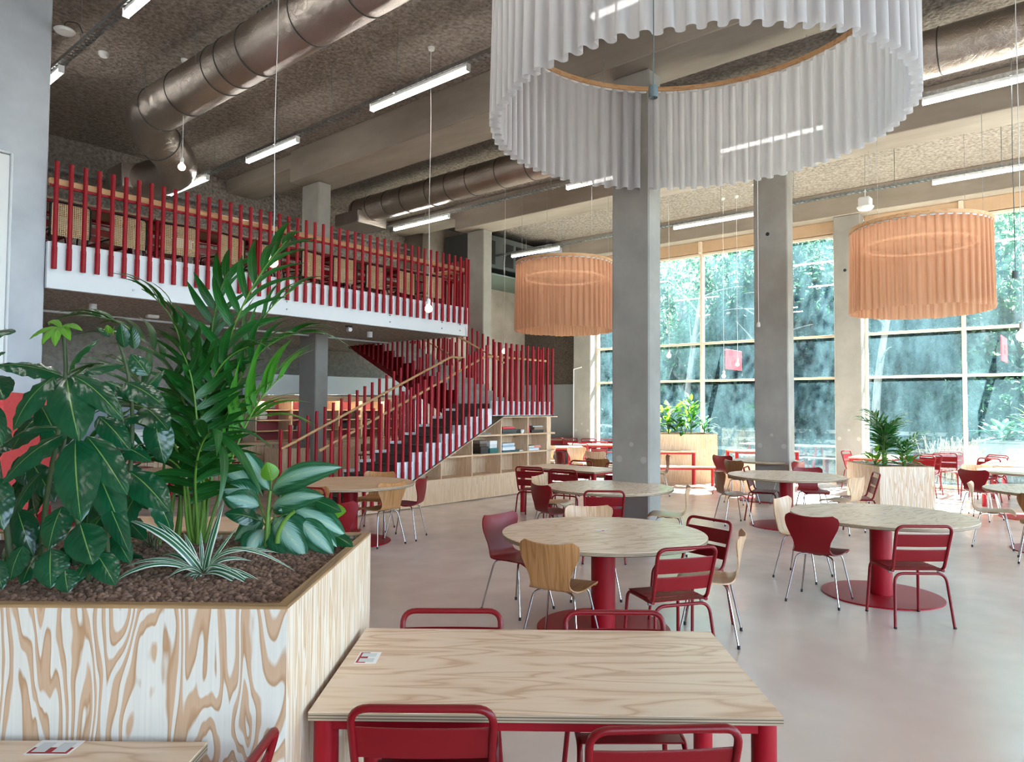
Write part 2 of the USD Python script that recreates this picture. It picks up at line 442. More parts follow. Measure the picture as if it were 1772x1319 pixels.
struct('wall_end_upper', bx((17.95, 18.2, 12.55, 14.9, 2.46, ZC)), spray_dark, 'dark sprayed wall section above a smooth grey dado at the window end')
struct('wall_end_lower', bx((17.93, 18.2, 12.55, 14.9, 0, 2.46)), grey_wall, 'smooth grey lower wall beside the last window column')
struct('wall_left', bx((U0 - 0.25, U0, V0, V1, 0, ZC)), concrete_beam, 'concrete wall closing the hall on the kitchen side')
struct('trim_1', bx((2.9, 10.25, 12.30, 12.36, 3.135, 3.165)), white_paint, 'thin white trim line on the soffit under the mezzanine')

# beams
struct('beam_1', bx((7.9, 8.75, V0, 12.62, ZB, ZC), (8.0, 8.78, 12.62, V1, ZB2, ZC), ch=0.012), concrete_beam, 'concrete ceiling beam over the column beside the white curtain lamp')
struct('beam_2', bx((12.75, 13.5, V0, 12.75, ZB, ZC), (12.8, 13.5, 12.75, V1, ZB2, ZC), ch=0.012), concrete_beam, 'concrete ceiling beam carried by the column next to the mezzanine corner')
struct('beam_3', bx((17.6, 18.4, V0, 12.6, 6.30, ZC), (17.6, 18.4, 12.6, 14.9, 6.3, ZC), ch=0.012), concrete_beam, 'concrete edge beam along the top of the windows')


def column(u0, u1, v0, v1, z1, label, m=None, z0=0.0):
    p = struct('column', bx((u0, u1, v0, v1, z0, z1), ch=0.018), m or concrete, label)
    return p


def holes(p, spots):
    for u, v, z, r, m_ in spots:
        k = M().cyl((u - 0.004, v, z), (u + 0.02, v, z), r, 14)
        part(p, 'cast_plug', k, m_, 35)


plug = plain('pale_plug', '#a9a5a0', 0.7)
column(8.2, 8.52, 4.60, 5.17, ZB, 'concrete column behind the centre round tables')
c2 = column(13.1, 13.42, 4.49, 5.12, ZB, 'concrete column between the two window bays in mid room')
column(17.65, 17.97, 4.38, 4.97, 6.3, 'pale concrete column standing in the window front beside the right peach lamp')
column(13.1, 13.42, 12.06, 12.64, ZB, 'concrete column right of the mezzanine corner')
column(8.2, 8.5, 12.06, 12.64, ZB, 'concrete column passing through the mezzanine')
column(17.65, 17.97, 11.88, 12.5, 6.3, 'concrete column at the far end of the window front')
column(17.65, 17.97, -2.9, -2.3, 6.3, 'concrete column in the window front outside the picture on the right')
column(2.26, 2.885, 9.98, 10.32, ZC, 'concrete column at the left edge with window light put into its colour', concrete_left)
for u, v, s in ((13.1, 4.6, 0), (13.1, 4.98, 0), (13.1, 4.8, 1)):
    pass
for pth, u, vs in (('/World/column', 8.2, (4.68, 5.05)), ('/World/column_001', 13.1, (4.58, 5.02)), ('/World/column_002', 17.65, (4.46, 4.88)), ('/World/column_005', 17.65, (11.96, 12.4))):
    prim = stage.GetPrimAtPath(pth)
    holes(prim, [(u, v, 1.05, 0.045, plug) for v in vs] + [(u, sum(vs) / 2, 1.25, 0.03, plug), (u, sum(vs) / 2 + 0.05, 5.0, 0.035, black)])

# ------------------------------------------------------------------ windows
WIN = [(5.03, [6.77, 8.49, 10.2], 11.88), (-2.3, [-0.6, 1.1, 2.42], 4.38), (-8.6, [-6.7, -4.8], -2.9)]
HEADS, TR = 5.94, (0.06, 2.485, 3.5, 5.94)
for wi, (va, mull, vb) in enumerate(WIN, 1):
    w = thing(f'window_{wi}', f'tall window bay of cream framed panes, {["left of", "right of", "outside the picture right of"][wi - 1]} the pale window column', None, (0, 0, 0), BROT, kind='structure')
    edges = [va] + mull + [vb]
    for e in edges:
        part(w, 'mullion', bx((17.98, 18.14, e - 0.035, e + 0.035, 0, 6.0), ch=0.006), cream_frame, False)
    for z in TR:
        part(w, 'transom', bx((17.985, 18.13, va, vb, z - 0.03, z + 0.03), ch=0.006), cream_frame, False)
    part(w, 'blind_cassette', bx((17.99, 18.12, va, vb, 5.985, 6.3), ch=0.01), beige, False)
    for e in edges[1:-1]:
        part(w, 'cassette_bracket', bx((17.9, 18.0, e - 0.045, e + 0.045, 5.97, 6.29), ch=0.01), cream_frame, False)
    for k in range(len(edges) - 1):
        for z0, z1 in zip(TR[:-1], TR[1:]):
            part(w, 'pane', bx((18.06, 18.066, edges[k] + 0.035, edges[k + 1] - 0.035, z0 + 0.03, z1 - 0.03)), glass, False)
# the glazed front on the camera's right, outside the picture
w = thing('window_4', 'glazed side front of the hall outside the picture', None, (0, 0, 0), BROT, kind='structure')
for e in np.arange(-6.4, 18.2, 2.45):
    part(w, 'mullion', bx((e - 0.035, e + 0.035, V0 - 0.14, V0 + 0.02, 0, 6.3), ch=0.006), cream_frame, False)
for z in (0.05, 3.0, 6.27):
    part(w, 'transom', bx((U0, 18.1, V0 - 0.13, V0 + 0.01, z - 0.03, z + 0.03)), cream_frame, False)
struct('beam_4', bx((U0, 18.4, V0 - 0.3, V0 + 0.05, 6.3, ZC)), concrete_beam, 'concrete edge beam above the side glazing outside the picture')
for k, e in enumerate(np.arange(-6.4, 17.9, 2.45)):
    part(w, 'pane', bx((e + 0.035, e + 2.415, V0 - 0.06, V0 - 0.054, 0.08, 6.24)), glass_clear, False)

# ------------------------------------------------------------------ mezzanine
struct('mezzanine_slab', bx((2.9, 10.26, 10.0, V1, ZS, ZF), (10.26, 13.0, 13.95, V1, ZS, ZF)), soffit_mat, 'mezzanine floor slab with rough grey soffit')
rl = bthing('mezzanine_railing', 'long mezzanine railing of red steel bars on a white fascia', 'railing')
fas = part(rl, 'fascia', bx((2.89, 10.3, 9.93, 9.998, ZS - 0.005, ZM), (10.262, 10.33, 9.93, 13.9, ZS - 0.005, ZM), ch=0.004), white_paint, False, 'white steel fascia')
for u in (3.9, 6.2, 8.3, 9.6, 10.1):
    for z in (3.26, 3.38):
        part(fas, 'bolt', M().cyl((u, 9.915, z), (u, 9.932, z), 0.014, 8), galv, 35)


def baluster(parent, u, v, z0, z1, r=0.027):
    m = M().cyl((u, v, z0 + 0.26), (u, v, z1), r, 10)
    m.cyl((u, v, z0), (u, v, z0 + 0.27), r + 0.004, 10)
    return part(parent, 'baluster', m, red, 40)


nb = 46
for k in range(nb):
    baluster(rl, 2.955 + k * (10.23 - 2.955) / (nb - 1), 9.895, 3.40, 4.735)
for k in range(12):
    baluster(rl, 10.36, 9.95 + k * 0.165, 3.40, 4.735)
part(rl, 'handrail', bx((2.9, 10.2, 9.97, 10.05, 4.46, 4.55), (10.21, 10.28, 9.97, 11.9, 4.46, 4.55), ch=0.015), rail_wood, False, 'flat wooden handrail')
part(rl, 'rail_bar', bx((2.9, 10.3, 9.925, 9.95, 4.425, 4.455)), red, False)

# ------------------------------------------------------------------ staircase
RUN, RISE = 0.335, 0.15
st = bthing('staircase', 'quarter turn staircase with dark grey steps and red bar balustrades', 'stairs')
for n in range(1, 12):
    ua = 10.11 - RUN * (12 - n)
    part(st, 'step', bx((ua, ua + RUN + 0.02, 9.12, 10.04, RISE * (n - 1) - 0.02 if n > 1 else 0.0, RISE * n)), stair_mat, False)
    part(st, 'tread_nosing', bx((ua - 0.015, ua + 0.03, 9.12, 10.04, RISE * n - 0.012, RISE * n + 0.004)), dark_metal, False)
part(st, 'landing', bx((10.11, 12.0, 9.12, 10.2, 1.56, 1.80)), stair_mat, False)
riser_grey = noisy('grey_riser_concrete', '#8a8680', '#a09c95', 6, 0.7)
for n in range(1, 13):
    va = 10.2 + RUN * (n - 1)
    part(st, 'upper_step', bx((10.36, 11.9, va, va + RUN + 0.01, 1.8 + RISE * (n - 1) - (0.2 if n > 1 else 0.24), 1.8 + RISE * n)), riser_grey, False)
# sloping soffit of the upper flight
m = M().prism([(10.2, 1.55), (10.25, 1.39), (14.2, 3.30), (14.2, 3.45)], 10.36, 11.95, (1, 2, 0))
part(st, 'soffit', m, spray, False)


def sawtooth(along0, run, count, z0, slope0, slope, flip=None):
    pts = []
    for n in range(count):
        a = along0 + run * n
        pts += [(a, z0 + RISE * n), (a + run, z0 + RISE * n)]
    end = pts[-1][0]
    low = lambda a: max(0.0, slope0 + slope * (a - along0))
    pts += [(end, low(end)), (along0 + 0.9, low(along0 + 0.9)), (along0, low(along0))] if low(along0 + 0.9) > 0 else [(end, low(end)), (along0, 0.0)]
    return pts


white_saw = sawtooth(10.11 - RUN * 11, RUN, 11, 0.20, 0.43 + 0.464 * (6.425 - 7.99), 0.464)
white_saw = white_saw[:22] + [(10.11, 1.41)] + [(7.99, 0.43), (7.1, 0.02), (6.425, 0.0)]
part(st, 'stringer', M().prism(white_saw, 9.06, 9.12, (0, 2, 1)), white_paint, False, 'white stepped side plate')
part(st, 'stringer', M().prism(white_saw, 10.04, 10.08, (0, 2, 1)), white_paint, False)
part(st, 'landing_fascia', bx((10.11, 12.03, 9.06, 9.12, 1.565, 1.85), (11.98, 12.03, 9.06, 10.3, 1.565, 1.85), ch=0.004), white_paint, False, 'white landing fascia')
up_saw = [(10.2 + RUN * n + d, 1.8 + RISE * (n + 1) + 0.13) for n in range(12) for d in (0, RUN)] + [(14.22, 3.33), (10.25, 1.42)]
up_saw = [p for p in up_saw]
part(st, 'upper_stringer', M().prism(up_saw, 10.30, 10.36, (1, 2, 0)), red_dark, False, 'dark red stepped side plate of the upper flight')
part(st, 'trim_strip', M().prism([(7.99, 0.43), (10.44, 1.565), (12.05, 1.565), (12.05, 1.55), (10.44, 1.55), (7.99, 0.415)], 9.03, 9.06, (0, 2, 1)), dark_metal, False, 'thin dark strip under the side plate')
nf = 24
for k in range(nf):                                # near side of the lower flight
    u = 6.44 + k * 0.158
    if u > 10.05:
        break
    baluster(st, u, 9.028, max(0.01, 0.43 + 0.464 * (u - 7.99)), 1.35 + 0.4475 * (u - 6.44))
for k in range(12):                                # front of the landing
    baluster(st, 10.14 + k * 0.168, 9.028, 1.58, 2.985)
for k in range(1, 7):                              # end of the landing
    baluster(st, 12.06, 9.05 + k * 0.18, 1.58, 2.985)
for k in range(8):                                 # far side of the landing, right of the upper flight
    pass
for k in range(22):                                # far side of the lower flight
    u = 6.25 + k * 0.165
    if u > 9.9:
        break
    baluster(st, u, 10.11, max(0.01, 0.50 + 0.464 * (u - 7.99)), 1.35 + 0.4475 * (u - 6.25))
for k in range(22):                                # upper flight, both sides
    v = 10.2 + k * 0.165
    z = 1.8 + RISE / RUN * (v - 10.2)
    baluster(st, 10.27, v, z - 0.18, z + 1.25)
    baluster(st, 11.97, v, z - 0.1, z + 1.25)


def rail(path, r=0.022):
    p = part(st, 'handrail', M().tube(fillet(path, 0.08, 4), r, 12), rail_wood, True, 'round wooden handrail')
    return p


def rail_hooks(p, pts):
    for q in pts:
        q = np.array(q)
        part(p, 'hook', M().tube(fillet([q, q + (0, 0, -0.07), q + (0, 0.05, -0.07)], 0.03, 3), 0.006, 6), dark_metal, True)


r1 = rail([(6.32, 9.17, 1.05), (10.02, 9.17, 2.70), (10.3, 9.17, 2.72), (12.0, 9.17, 2.72)])
rail_hooks(r1, [(u, 9.17, 1.05 + 0.446 * (u - 6.32)) for u in np.arange(6.7, 10, 0.52)])
r2 = rail([(6.20, 10.0, 1.05), (9.92, 10.0, 2.72), (10.25, 9.95, 2.72), (10.42, 10.25, 2.68)])
rail_hooks(r2, [(u, 10.0, 1.05 + 0.449 * (u - 6.2)) for u in np.arange(6.6, 9.9, 0.52)])
r3 = rail([(11.88, 10.3, 2.72), (11.88, 13.9, 4.40)])
r4 = rail([(10.45, 10.3, 2.70), (10.45, 13.9, 4.38)])

# ------------------------------------------------------------------ bookcase under the stair
bc = bthing('bookcase', 'plywood bookcase built in under the stair with open compartments', 'bookcase')
part(bc, 'plinth_panel', bx((6.9, 11.9, 9.05, 9.07, 0.02, 0.43), ch=0.002), ply_tan, False, 'plain plywood plinth front')
slope_top = lambda u: min(1.53, 0.43 + 0.464 * (u - 8.02))
part(bc, 'back_panel', M().prism([(8.05, 0.43), (10.42, 1.53), (11.96, 1.53), (11.96, 0.43)], 9.46, 9.48, (0, 2, 1)), ply_tan, False)
part(bc, 'base_shelf', bx((7.95, 11.96, 9.05, 9.47, 0.43, 0.455)), ply_tan_x, False)
for z, ua in ((0.835, 8.95), (1.195, 9.72)):
    import shapely.geometry as sg
    poly = [(ua, 9.05), (12.05, 9.05)] + [(12.05 + 0.2 * math.sin(a), 9.25 - 0.2 * math.cos(a)) for a in np.linspace(0.1, PI / 2, 8)] + [(12.25, 9.46), (ua + 0.03, 9.46)]
    part(bc, 'shelf', M().prism(poly, z - 0.02, z + 0.012, (0, 1, 2)), ply_tan_x, False)
for u in (8.78, 9.57, 10.385, 11.21):
    part(bc, 'divider', bx((u - 0.012, u + 0.012, 9.055, 9.46, 0.455, slope_top(u - 0.02))), ply_tan, False)
part(bc, 'side_panel', bx((11.83, 11.97, 9.05, 9.5, 0.0, 1.535), ch=0.003), ply_tan, False)
m = M().prism([(8.0, 0.415), (10.44, 1.548), (10.44, 1.528), (8.05, 0.415)], 9.045, 9.46, (0, 2, 1)).box((10.44, 9.045, 1.528), (12.2, 9.46, 1.55))
part(bc, 'top_board', m, ply_tan_x, False)

# ================================================================== CEILING FIXTURES
# perforated cable trays with hanging rods, one along each line of lights
def tray(u, v0, v1, z, label, rods, along='v'):
    t = bthing('cable_tray', label, 'cable tray')
    ax = (lambda p: (u + p[0], p[1], p[2])) if along == 'v' else (lambda p: (p[1], u + p[0], p[2]))
    def bb(a, b):
        return M().box(ax(a), ax(b))
    part(t, 'tray_side', bb((-0.05, v0, z), (-0.047, v1, z + 0.05)), galv, False)
    part(t, 'tray_side', bb((0.047, v0, z), (0.05, v1, z + 0.05)), galv, False)
    m = M()
    k = v0
    while k < v1 - 0.05:                          # the perforated bottom: cross bars with slots between
        m.box(ax((-0.05, k, z)), ax((0.05, k + 0.05, z + 0.003)))
        k += 0.10
    m.box(ax((-0.006, v0, z)), ax((0.006, v1, z + 0.003)))
    tag(part(t, 'tray_bottom', m, galv, False), kind='stuff')
    for r in rods:
        a = ax((0.0, r, z)); b = ax((0.0, r, ZC))
        part(t, 'hanging_rod', M().cyl(a, b, 0.006, 6), galv, False)
        part(t, 'bracket', bb((-0.07, r - 0.012, z - 0.01), (0.07, r + 0.012, z)), galv, False)
    return t


tray(3.18, 1.0, 13.0, 6.26, 'perforated cable tray near the left column', (5.5, 7.9, 9.9, 12.2))
tray(6.26, -8.0, 15.2, 6.02, 'perforated cable tray in front of the beam over the mezzanine column', (-2.2, 1.6, 5.2, 7.4, 8.9, 10.4, 12.5, 14.4))
tray(10.95, -8.0, 15.2, 6.02, 'perforated cable tray in front of the second beam', (-1.5, 0.9, 3.2, 5.6, 8.3, 10.2, 11.9, 14.0))
tray(15.0, -8.0, 14.4, 6.02, 'perforated cable tray in front of the window beam', (-1.2, 1.4, 3.1, 5.0, 6.6, 9.1, 11.0, 13.0))
tray(15.1, 2.2, 16.6, 6.14, 'perforated cable tray along the back wall above the mezzanine', (4.0, 7.5, 11.0), 'u')


def tube_light(u, va, vb, z, label):
    c = (va + vb) / 2
    t = bthing('tube_light', label, 'ceiling light', 'linear lights hanging under the cable trays', u, c, z)
    h = (vb - va) / 2
    part(t, 'housing', bx((-0.03, 0.03, -h, h, 0.0, 0.05), ch=0.006), white_plain, False)
    part(t, 'diffuser', bx((-0.036, 0.036, -h, h, -0.05, 0.0), ch=0.012), lamp_white, False)
    part(t, 'end_cap', bx((-0.037, 0.037, -h - 0.008, -h, -0.052, 0.05)), white_plain, False)
    part(t, 'end_cap', bx((-0.037, 0.037, h, h + 0.008, -0.052, 0.05)), white_plain, False)
    part(t, 'clip', bx((-0.05, 0.05, -h + 0.1, -h + 0.13, 0.05, 0.075)), galv, False)
    part(t, 'clip', bx((-0.05, 0.05, h - 0.13, h - 0.1, 0.05, 0.075)), galv, False)


for u, va, vb, z, lb in (
        (3.18, 6.9, 8.5, 6.2, 'white tube light at the top edge right of the left column'), (3.18, 10.6, 12.1, 6.2, 'white tube light touching the left column'),
        (6.26, 12.75, 14.3, 5.97, 'white tube light lowest above the mezzanine bars'), (6.26, 9.8, 11.32, 5.97, 'white tube light above the left end of the mezzanine beam'),
        (6.26, 6.05, 7.94, 5.97, 'long white tube light left of the white curtain lamp'), (6.26, 2.6, 4.2, 5.97, 'tube light above the white curtain lamp'), (6.26, -1.2, 0.4, 5.97, 'tube light outside the picture on the right'),
        (10.95, 11.14, 12.97, 5.97, 'white tube light under the round duct above the mezzanine corner'), (10.95, 6.4, 7.91, 5.97, 'white tube light half hidden by the hem of the white curtain lamp'),
        (10.95, 3.2, 4.8, 5.97, 'tube light behind the white curtain lamp'), (10.95, 0.1, 1.9, 5.97, 'white tube light at the right edge under the foil duct'), (10.95, -3.6, -2.0, 5.97, 'tube light on the second tray outside the picture'),
        (15.0, 11.1, 12.72, 5.97, 'white tube light above the left peach lamp'), (15.0, 5.85, 7.75, 5.97, 'white tube light left of the mid room column near the windows'),
        (15.0, 0.7, 2.46, 5.97, 'white tube light above the right peach lamp'), (15.0, -3.4, -1.7, 5.97, 'tube light on the window tray outside the picture'),
        (3.18, 3.4, 5.2, 6.2, 'tube light above the camera on the first tray'), (3.18, 0.2, 2.0, 6.2, 'tube light behind the camera on the first tray'),
        (-1.0, 2.6, 4.4, 6.2, 'added fill tube light on the left behind the camera'), (-1.0, 6.2, 8.0, 6.2, 'added fill tube light far left outside the picture'), (-1.0, -1.2, 0.6, 6.2, 'added fill tube light right behind the camera')):  # this row has no tray; its tubes are added as unseen fill light
    tube_light(u, va, vb, z, lb)

# ------------------------------------------------------------------ ducts
def duct(path, r, label, rings, rod_at=()):
    t = bthing('ventilation_duct', label, 'duct')
    part(t, 'duct_body', M().tube(path, r, 32), foil, 50)
    for p, d in rings:
        p, d = np.array(p, float), np.array(d, float)
        d /= np.linalg.norm(d)
        a = np.cross(d, [0, 0, 1.0]); a /= np.linalg.norm(a); b = np.cross(d, a)
        ang = np.linspace(0, 2 * PI, 33)[:-1]
        ring = [p + (r + 0.003) * (math.cos(q) * a + math.sin(q) * b) for q in ang]
        part(t, 'seam', M().tube(ring, 0.008, 5, closed=True), dark_metal, True)
    for p in rod_at:
        part(t, 'hanging_rod', M().cyl(p, (p[0], p[1], ZC), 0.006, 6), galv, False)
    return t


d1 = fillet([(4.77, -8.3, 6.38), (4.77, 12.05, 6.38), (5.85, 12.75, 6.02), (5.65, 14.1, 6.0)], 0.55, 9)
d1 = np.vstack([d1[:1], [(4.77, v, 6.38) for v in np.arange(-7, 11.2, 1.0)], d1[1:]])
du = duct(d1, 0.34, 'round foil duct bending above the mezzanine left of the white curtain lamp', [((4.77, v, 6.38), (0, 1, 0)) for v in (-2, 0, 2, 3.4, 4.8, 6.2, 7.2, 8.4, 8.95, 9.3, 10.4, 11.3)] + [((5.25, 12.36, 6.22), (1.08, 0.7, -0.36))],
          [(4.77 + s * 0.36, v, 6.38) for s in (-1,) for v in (7.4, 9.4, 11.0)])
gr = part(du, 'grille', bx((4.50, 4.53, 6.6, 8.0, 6.42, 6.62), ch=0.005), dark_metal, False)
for k in range(14):
    part(gr, 'fin', bx((4.485, 4.50, 6.65 + k * 0.095, 6.67 + k * 0.095, 6.44, 6.60)), galv, False)
part(du, 'plenum_box', bx((5.2, 6.1, 13.9, 14.6, 5.78, 6.25), ch=0.02), foil, False)
d2 = np.array([(10.45, v, 6.38) for v in np.arange(-8.3, 14.3, 1.0)])
du2 = duct(d2, 0.30, 'round foil duct running behind the white curtain lamp between two beams', [((10.45, v, 6.38), (0, 1, 0)) for v in (-2, -0.6, 0.55, 1.6, 3, 4.5, 6, 7.2, 8.35, 9.1, 9.9, 10.5, 11.1, 11.9, 12.5, 13.1, 13.6)], [(10.1, v, 6.38) for v in (9.5, 11.4, 13.0)])
gr = part(du2, 'grille', bx((10.16, 10.19, 2.1, 2.75, 6.36, 6.50), ch=0.005), dark_metal, False)
part(du2, 'plenum_box', bx((10.05, 10.9, 13.2, 14.1, 6.0, 6.3), ch=0.02), foil, False)

# ------------------------------------------------------------------ air handling unit right of the mezzanine
t = bthing('air_handling_unit', 'dark grey ventilation unit with louvres hanging behind the column', 'ventilation unit')
part(t, 'casing', bx((14.2, 17.0, 13.3, 14.6, 5.68, 6.62), ch=0.02), plain('unit_grey', '#4c5050', 0.5), False)
part(t, 'end_casing', bx((17.0, 17.9, 12.9, 14.6, 5.7, 6.7), ch=0.02), plain('unit_light_grey', '#aab2ba', 0.5), False, 'light grey end casing')
part(t, 'underside_tray', bx((14.1, 17.8, 13.0, 14.66, 5.40, 5.45), ch=0.01), plain('unit_green_grey', '#59665f', 0.6), False)
for k, u in enumerate((14.5, 15.3, 15.85, 16.35)):
    lv = part(t, 'louvre', bx((u, u + 0.42, 13.28, 13.31, 5.78, 6.45)), black, False, 'dark louvre')
for u in (14.3, 15.2, 16.2, 17.3):
    part(t, 'hanging_rod', M().cyl((u, 13.2, 5.4), (u, 13.2, ZC), 0.007, 6), galv, False)


# ------------------------------------------------------------------ curtain lamps
def curtain_lamp(name, label, x, y, z0, z1, R, pleats, amp, clothmat, rods, led, ledr):
    t = thing(name, label, 'curtain lamp', (x, y, 0))
    per = 14
    n = pleats * per
    th = np.arange(n) / n * 2 * PI
    zs = np.linspace(0, 1, 7)
    rng = np.random.default_rng(int(R * 1000))
    wob = sum(rng.normal(0, .3) * np.sin(k * th + rng.uniform(0, 6)) for k in (2, 3, 5, 9, 14))
    P = np.zeros((n, 7, 3))
    for j, q in enumerate(zs):
        ph = pleats * th + .5 * wob + .35 * wob * q
        a = amp * (.72 + .38 * q) * (1 + .10 * wob)
        r = R + a * np.sin(ph) + .012 * q * wob
        tw = -(.55 if q > .05 else .2) / pleats * np.sin(2 * ph)
        P[:, j] = np.stack([r * np.cos(th + tw), r * np.sin(th + tw), z1 - .05 + (z0 + .008 * wob - z1 + .05) * q], 1)
    part(t, 'curtain', M().grid(P, cu=True), clothmat, True)
    ang = np.linspace(0, 2 * PI, 97)[:-1]
    hoop = [(R - 0.045, z1 - 0.045), (R + 0.03, z1 - 0.045), (R + 0.03, z1 + 0.01), (R - 0.045, z1 + 0.01), (R - 0.045, z1 - 0.045)]
    part(t, 'hoop', M().lathe(hoop, 96), rail_wood, 30, 'wooden hoop')
    part(t, 'track', M().lathe([(R - 0.02, z1 - 0.065), (R + 0.012, z1 - 0.065), (R + 0.012, z1 - 0.045), (R - 0.02, z1 - 0.045), (R - 0.02, z1 - 0.065)], 96), white_plain, 30)
    for a in rods:
        part(t, 'suspension_wire', M().cyl((R * math.cos(a), R * math.sin(a), z1), (R * math.cos(a), R * math.sin(a), ZC), 0.003, 5), galv, False)
    if led:
        part(t, 'led_ring', M().tube([(ledr * math.cos(a), ledr * math.sin(a), led) for a in ang], 0.012, 6, closed=True), led_glow, True, 'glowing ring light')
        for a in rods[:3]:
            part(t, 'ring_wire', M().cyl((ledr * math.cos(a), ledr * math.sin(a), led), (R * math.cos(a), R * math.sin(a), z1 - 0.03), 0.003, 5), galv, False)
    return t


curtain_lamp('white_curtain_lamp', 'huge round white curtain lamp hanging over the centre of the hall', 1.847, 7.236, 4.63, 5.98, 2.04, 78, 0.052, white_cloth, (0.6, 1.9, 3.3, 4.7, 5.6), None, 0)
curtain_lamp('peach_curtain_lamp', 'round peach curtain lamp right of the pale window column', 6.533, 11.30, 3.30, 4.68, 0.985, 50, 0.030, peach_cloth, (0.3, 1.9, 3.6, 5.2), 4.38, 0.80)
curtain_lamp('peach_curtain_lamp', 'round peach curtain lamp left of the large centre column', 1.068, 14.507, 3.30, 4.70, 0.985, 50, 0.030, peach_cloth, (0.3, 1.9, 3.6, 5.2), 4.40, 0.80)


# ------------------------------------------------------------------ pendants
def pendant(label, x, y, z, r=0.055, bulb=True, sock=white_plain, cord=white_plain):
    t = thing('pendant_bulb' if bulb else 'pendant_socket', label, 'pendant lamp', (x, y, z))
    if bulb:
        prof = [(0.001, -r)] + [(r * math.sin(a), -r * math.cos(a)) for a in np.linspace(0.25, 2.4, 10)] + [(r * 0.42, r * 1.05), (r * 0.38, r * 1.25)]
        part(t, 'bulb', M().lathe(prof, 20), bulb_glow, True)
    b = r * 1.2 if bulb else 0.0
    part(t, 'socket', M().lathe([(0.001, b - 0.005), (0.026, b), (0.028, b + 0.05), (0.022, b + 0.07), (0.006, b + 0.085), (0.001, b + 0.086)], 16), sock, 40)
    zt = ZC - z
    zz_ = np.linspace(b + 0.08, zt, 9)
    part(t, 'cord', M().tube([(0.006 * math.sin(3.1 * q), 0.006 * math.cos(2.3 * q), q) for q in zz_], 0.0042, 6), cord, True)
    part(t, 'ceiling_rose', M().lathe([(0.001, zt - 0.05), (0.04, zt - 0.045), (0.05, zt - 0.01), (0.05, zt)], 16), sock, 40)


pendant('glowing globe bulb hanging behind the palm tips', -2.49, 7.3, 3.22, 0.055)
pendant('glowing globe bulb hanging in front of the mezzanine fascia', -1.19, 10.0, 3.12, 0.055)
pendant('small glowing globe bulb above the stair landing bars', -0.17, 15.3, 2.94, 0.055)
pendant('globe bulb hanging in front of the window left of the red sign', 3.55, 16.0, 2.92, 0.055)
pendant('glowing globe bulb in front of the bend of the foil duct', -4.93, 10.4, 5.27, 0.055)
pendant('globe bulb cut by the right edge beside the red sign', 5.28, 7.3, 2.50, 0.06)
pendant('globe bulb in front of the red sign seen between the columns', 5.42, 17.0, 2.80, 0.05)
pendant('globe bulb below the red sign seen between the columns', 5.15, 17.2, 2.52, 0.05)
grey_sock = plain('grey_socket', '#5d6a6c', 0.5)


def can(label, x, y, z):
    t = thing('pendant_socket', label, 'pendant lamp', (x, y, z))
    part(t, 'socket', M().lathe([(0.001, 0.02), (0.028, 0.0), (0.034, 0.0), (0.036, 0.01), (0.036, 0.075), (0.028, 0.095), (0.008, 0.1), (0.001, 0.1)], 20), grey_sock, 40)
    part(t, 'cord', M().tube([(0.004 * math.sin(3 * q), 0, q) for q in np.linspace(0.1, ZC - z, 9)], 0.0045, 6), grey_sock, True)


can('grey lamp socket without a bulb inside the white curtain lamp', 1.06, 5.3, 4.09)
can('dark lamp socket hanging at the right edge of the picture', 6.43, 9.0, 3.42)

# ------------------------------------------------------------------ small things on the ceilings
t = bthing('sensor_disc', 'white disc antenna hanging near the left column', 'sensor', None, 2.95, 9.75, 6.33)
part(t, 'disc', M().lathe([(0.001, -0.03), (0.10, -0.025), (0.12, 0.0), (0.10, 0.02), (0.001, 0.025)], 24), white_plain, 40)
part(t, 'cable', M().tube(fillet([(0, 0, 0.02), (0, 0, 0.12), (0.15, 0, 0.16), (0.2, 0, 0.05)], 0.05, 4), 0.005, 6), black, True)
t = bthing('smoke_detector', 'white smoke detector on the ceiling near the left column', 'detector', None, 3.9, 11.2, ZC)
part(t, 'housing', M().lathe([(0.001, -0.07), (0.05, -0.065), (0.07, -0.035), (0.075, -0.001)], 20), white_plain, 40)
t = bthing('ceiling_speaker', 'square white speaker hanging above the right peach lamp', 'speaker', None, 14.7, 3.55, 5.72)
part(t, 'cabinet', bx((-0.11, 0.11, -0.11, 0.11, -0.12, 0.10), ch=0.03), white_plain, False)
part(t, 'front_cover', M().lathe([(0.001, -0.15), (0.12, -0.14), (0.15, -0.1), (0.15, -0.08)], 24), white_plain, 40)
part(t, 'bracket', M().cyl((0, 0, 0.1), (0, 0, 0.25), 0.01, 8), white_plain, 40)
part(t, 'hanging_rod', M().cyl((0, 0, 0.25), (0, 0, ZC - 5.72), 0.004, 6), galv, False)
for k, (u, v, lb) in enumerate(((15.9, 6.1, 'small white ceiling sensor plate above the mid room column'), (15.7, 9.2, 'small white ceiling sensor plate right of the ventilation unit'))):
    t = bthing('ceiling_sensor', lb, 'sensor', None, u, v, ZC)
    part(t, 'plate', bx((-0.1, 0.1, -0.1, 0.1, -0.03, -0.001), ch=0.008), white_plain, False)
    part(t, 'lens', M().lathe([(0.001, -0.045), (0.03, -0.04), (0.04, -0.03)], 14), white_plain, 40)
spot_glow = emit('spot_lens_glow', '#fff0dc', 40.0)
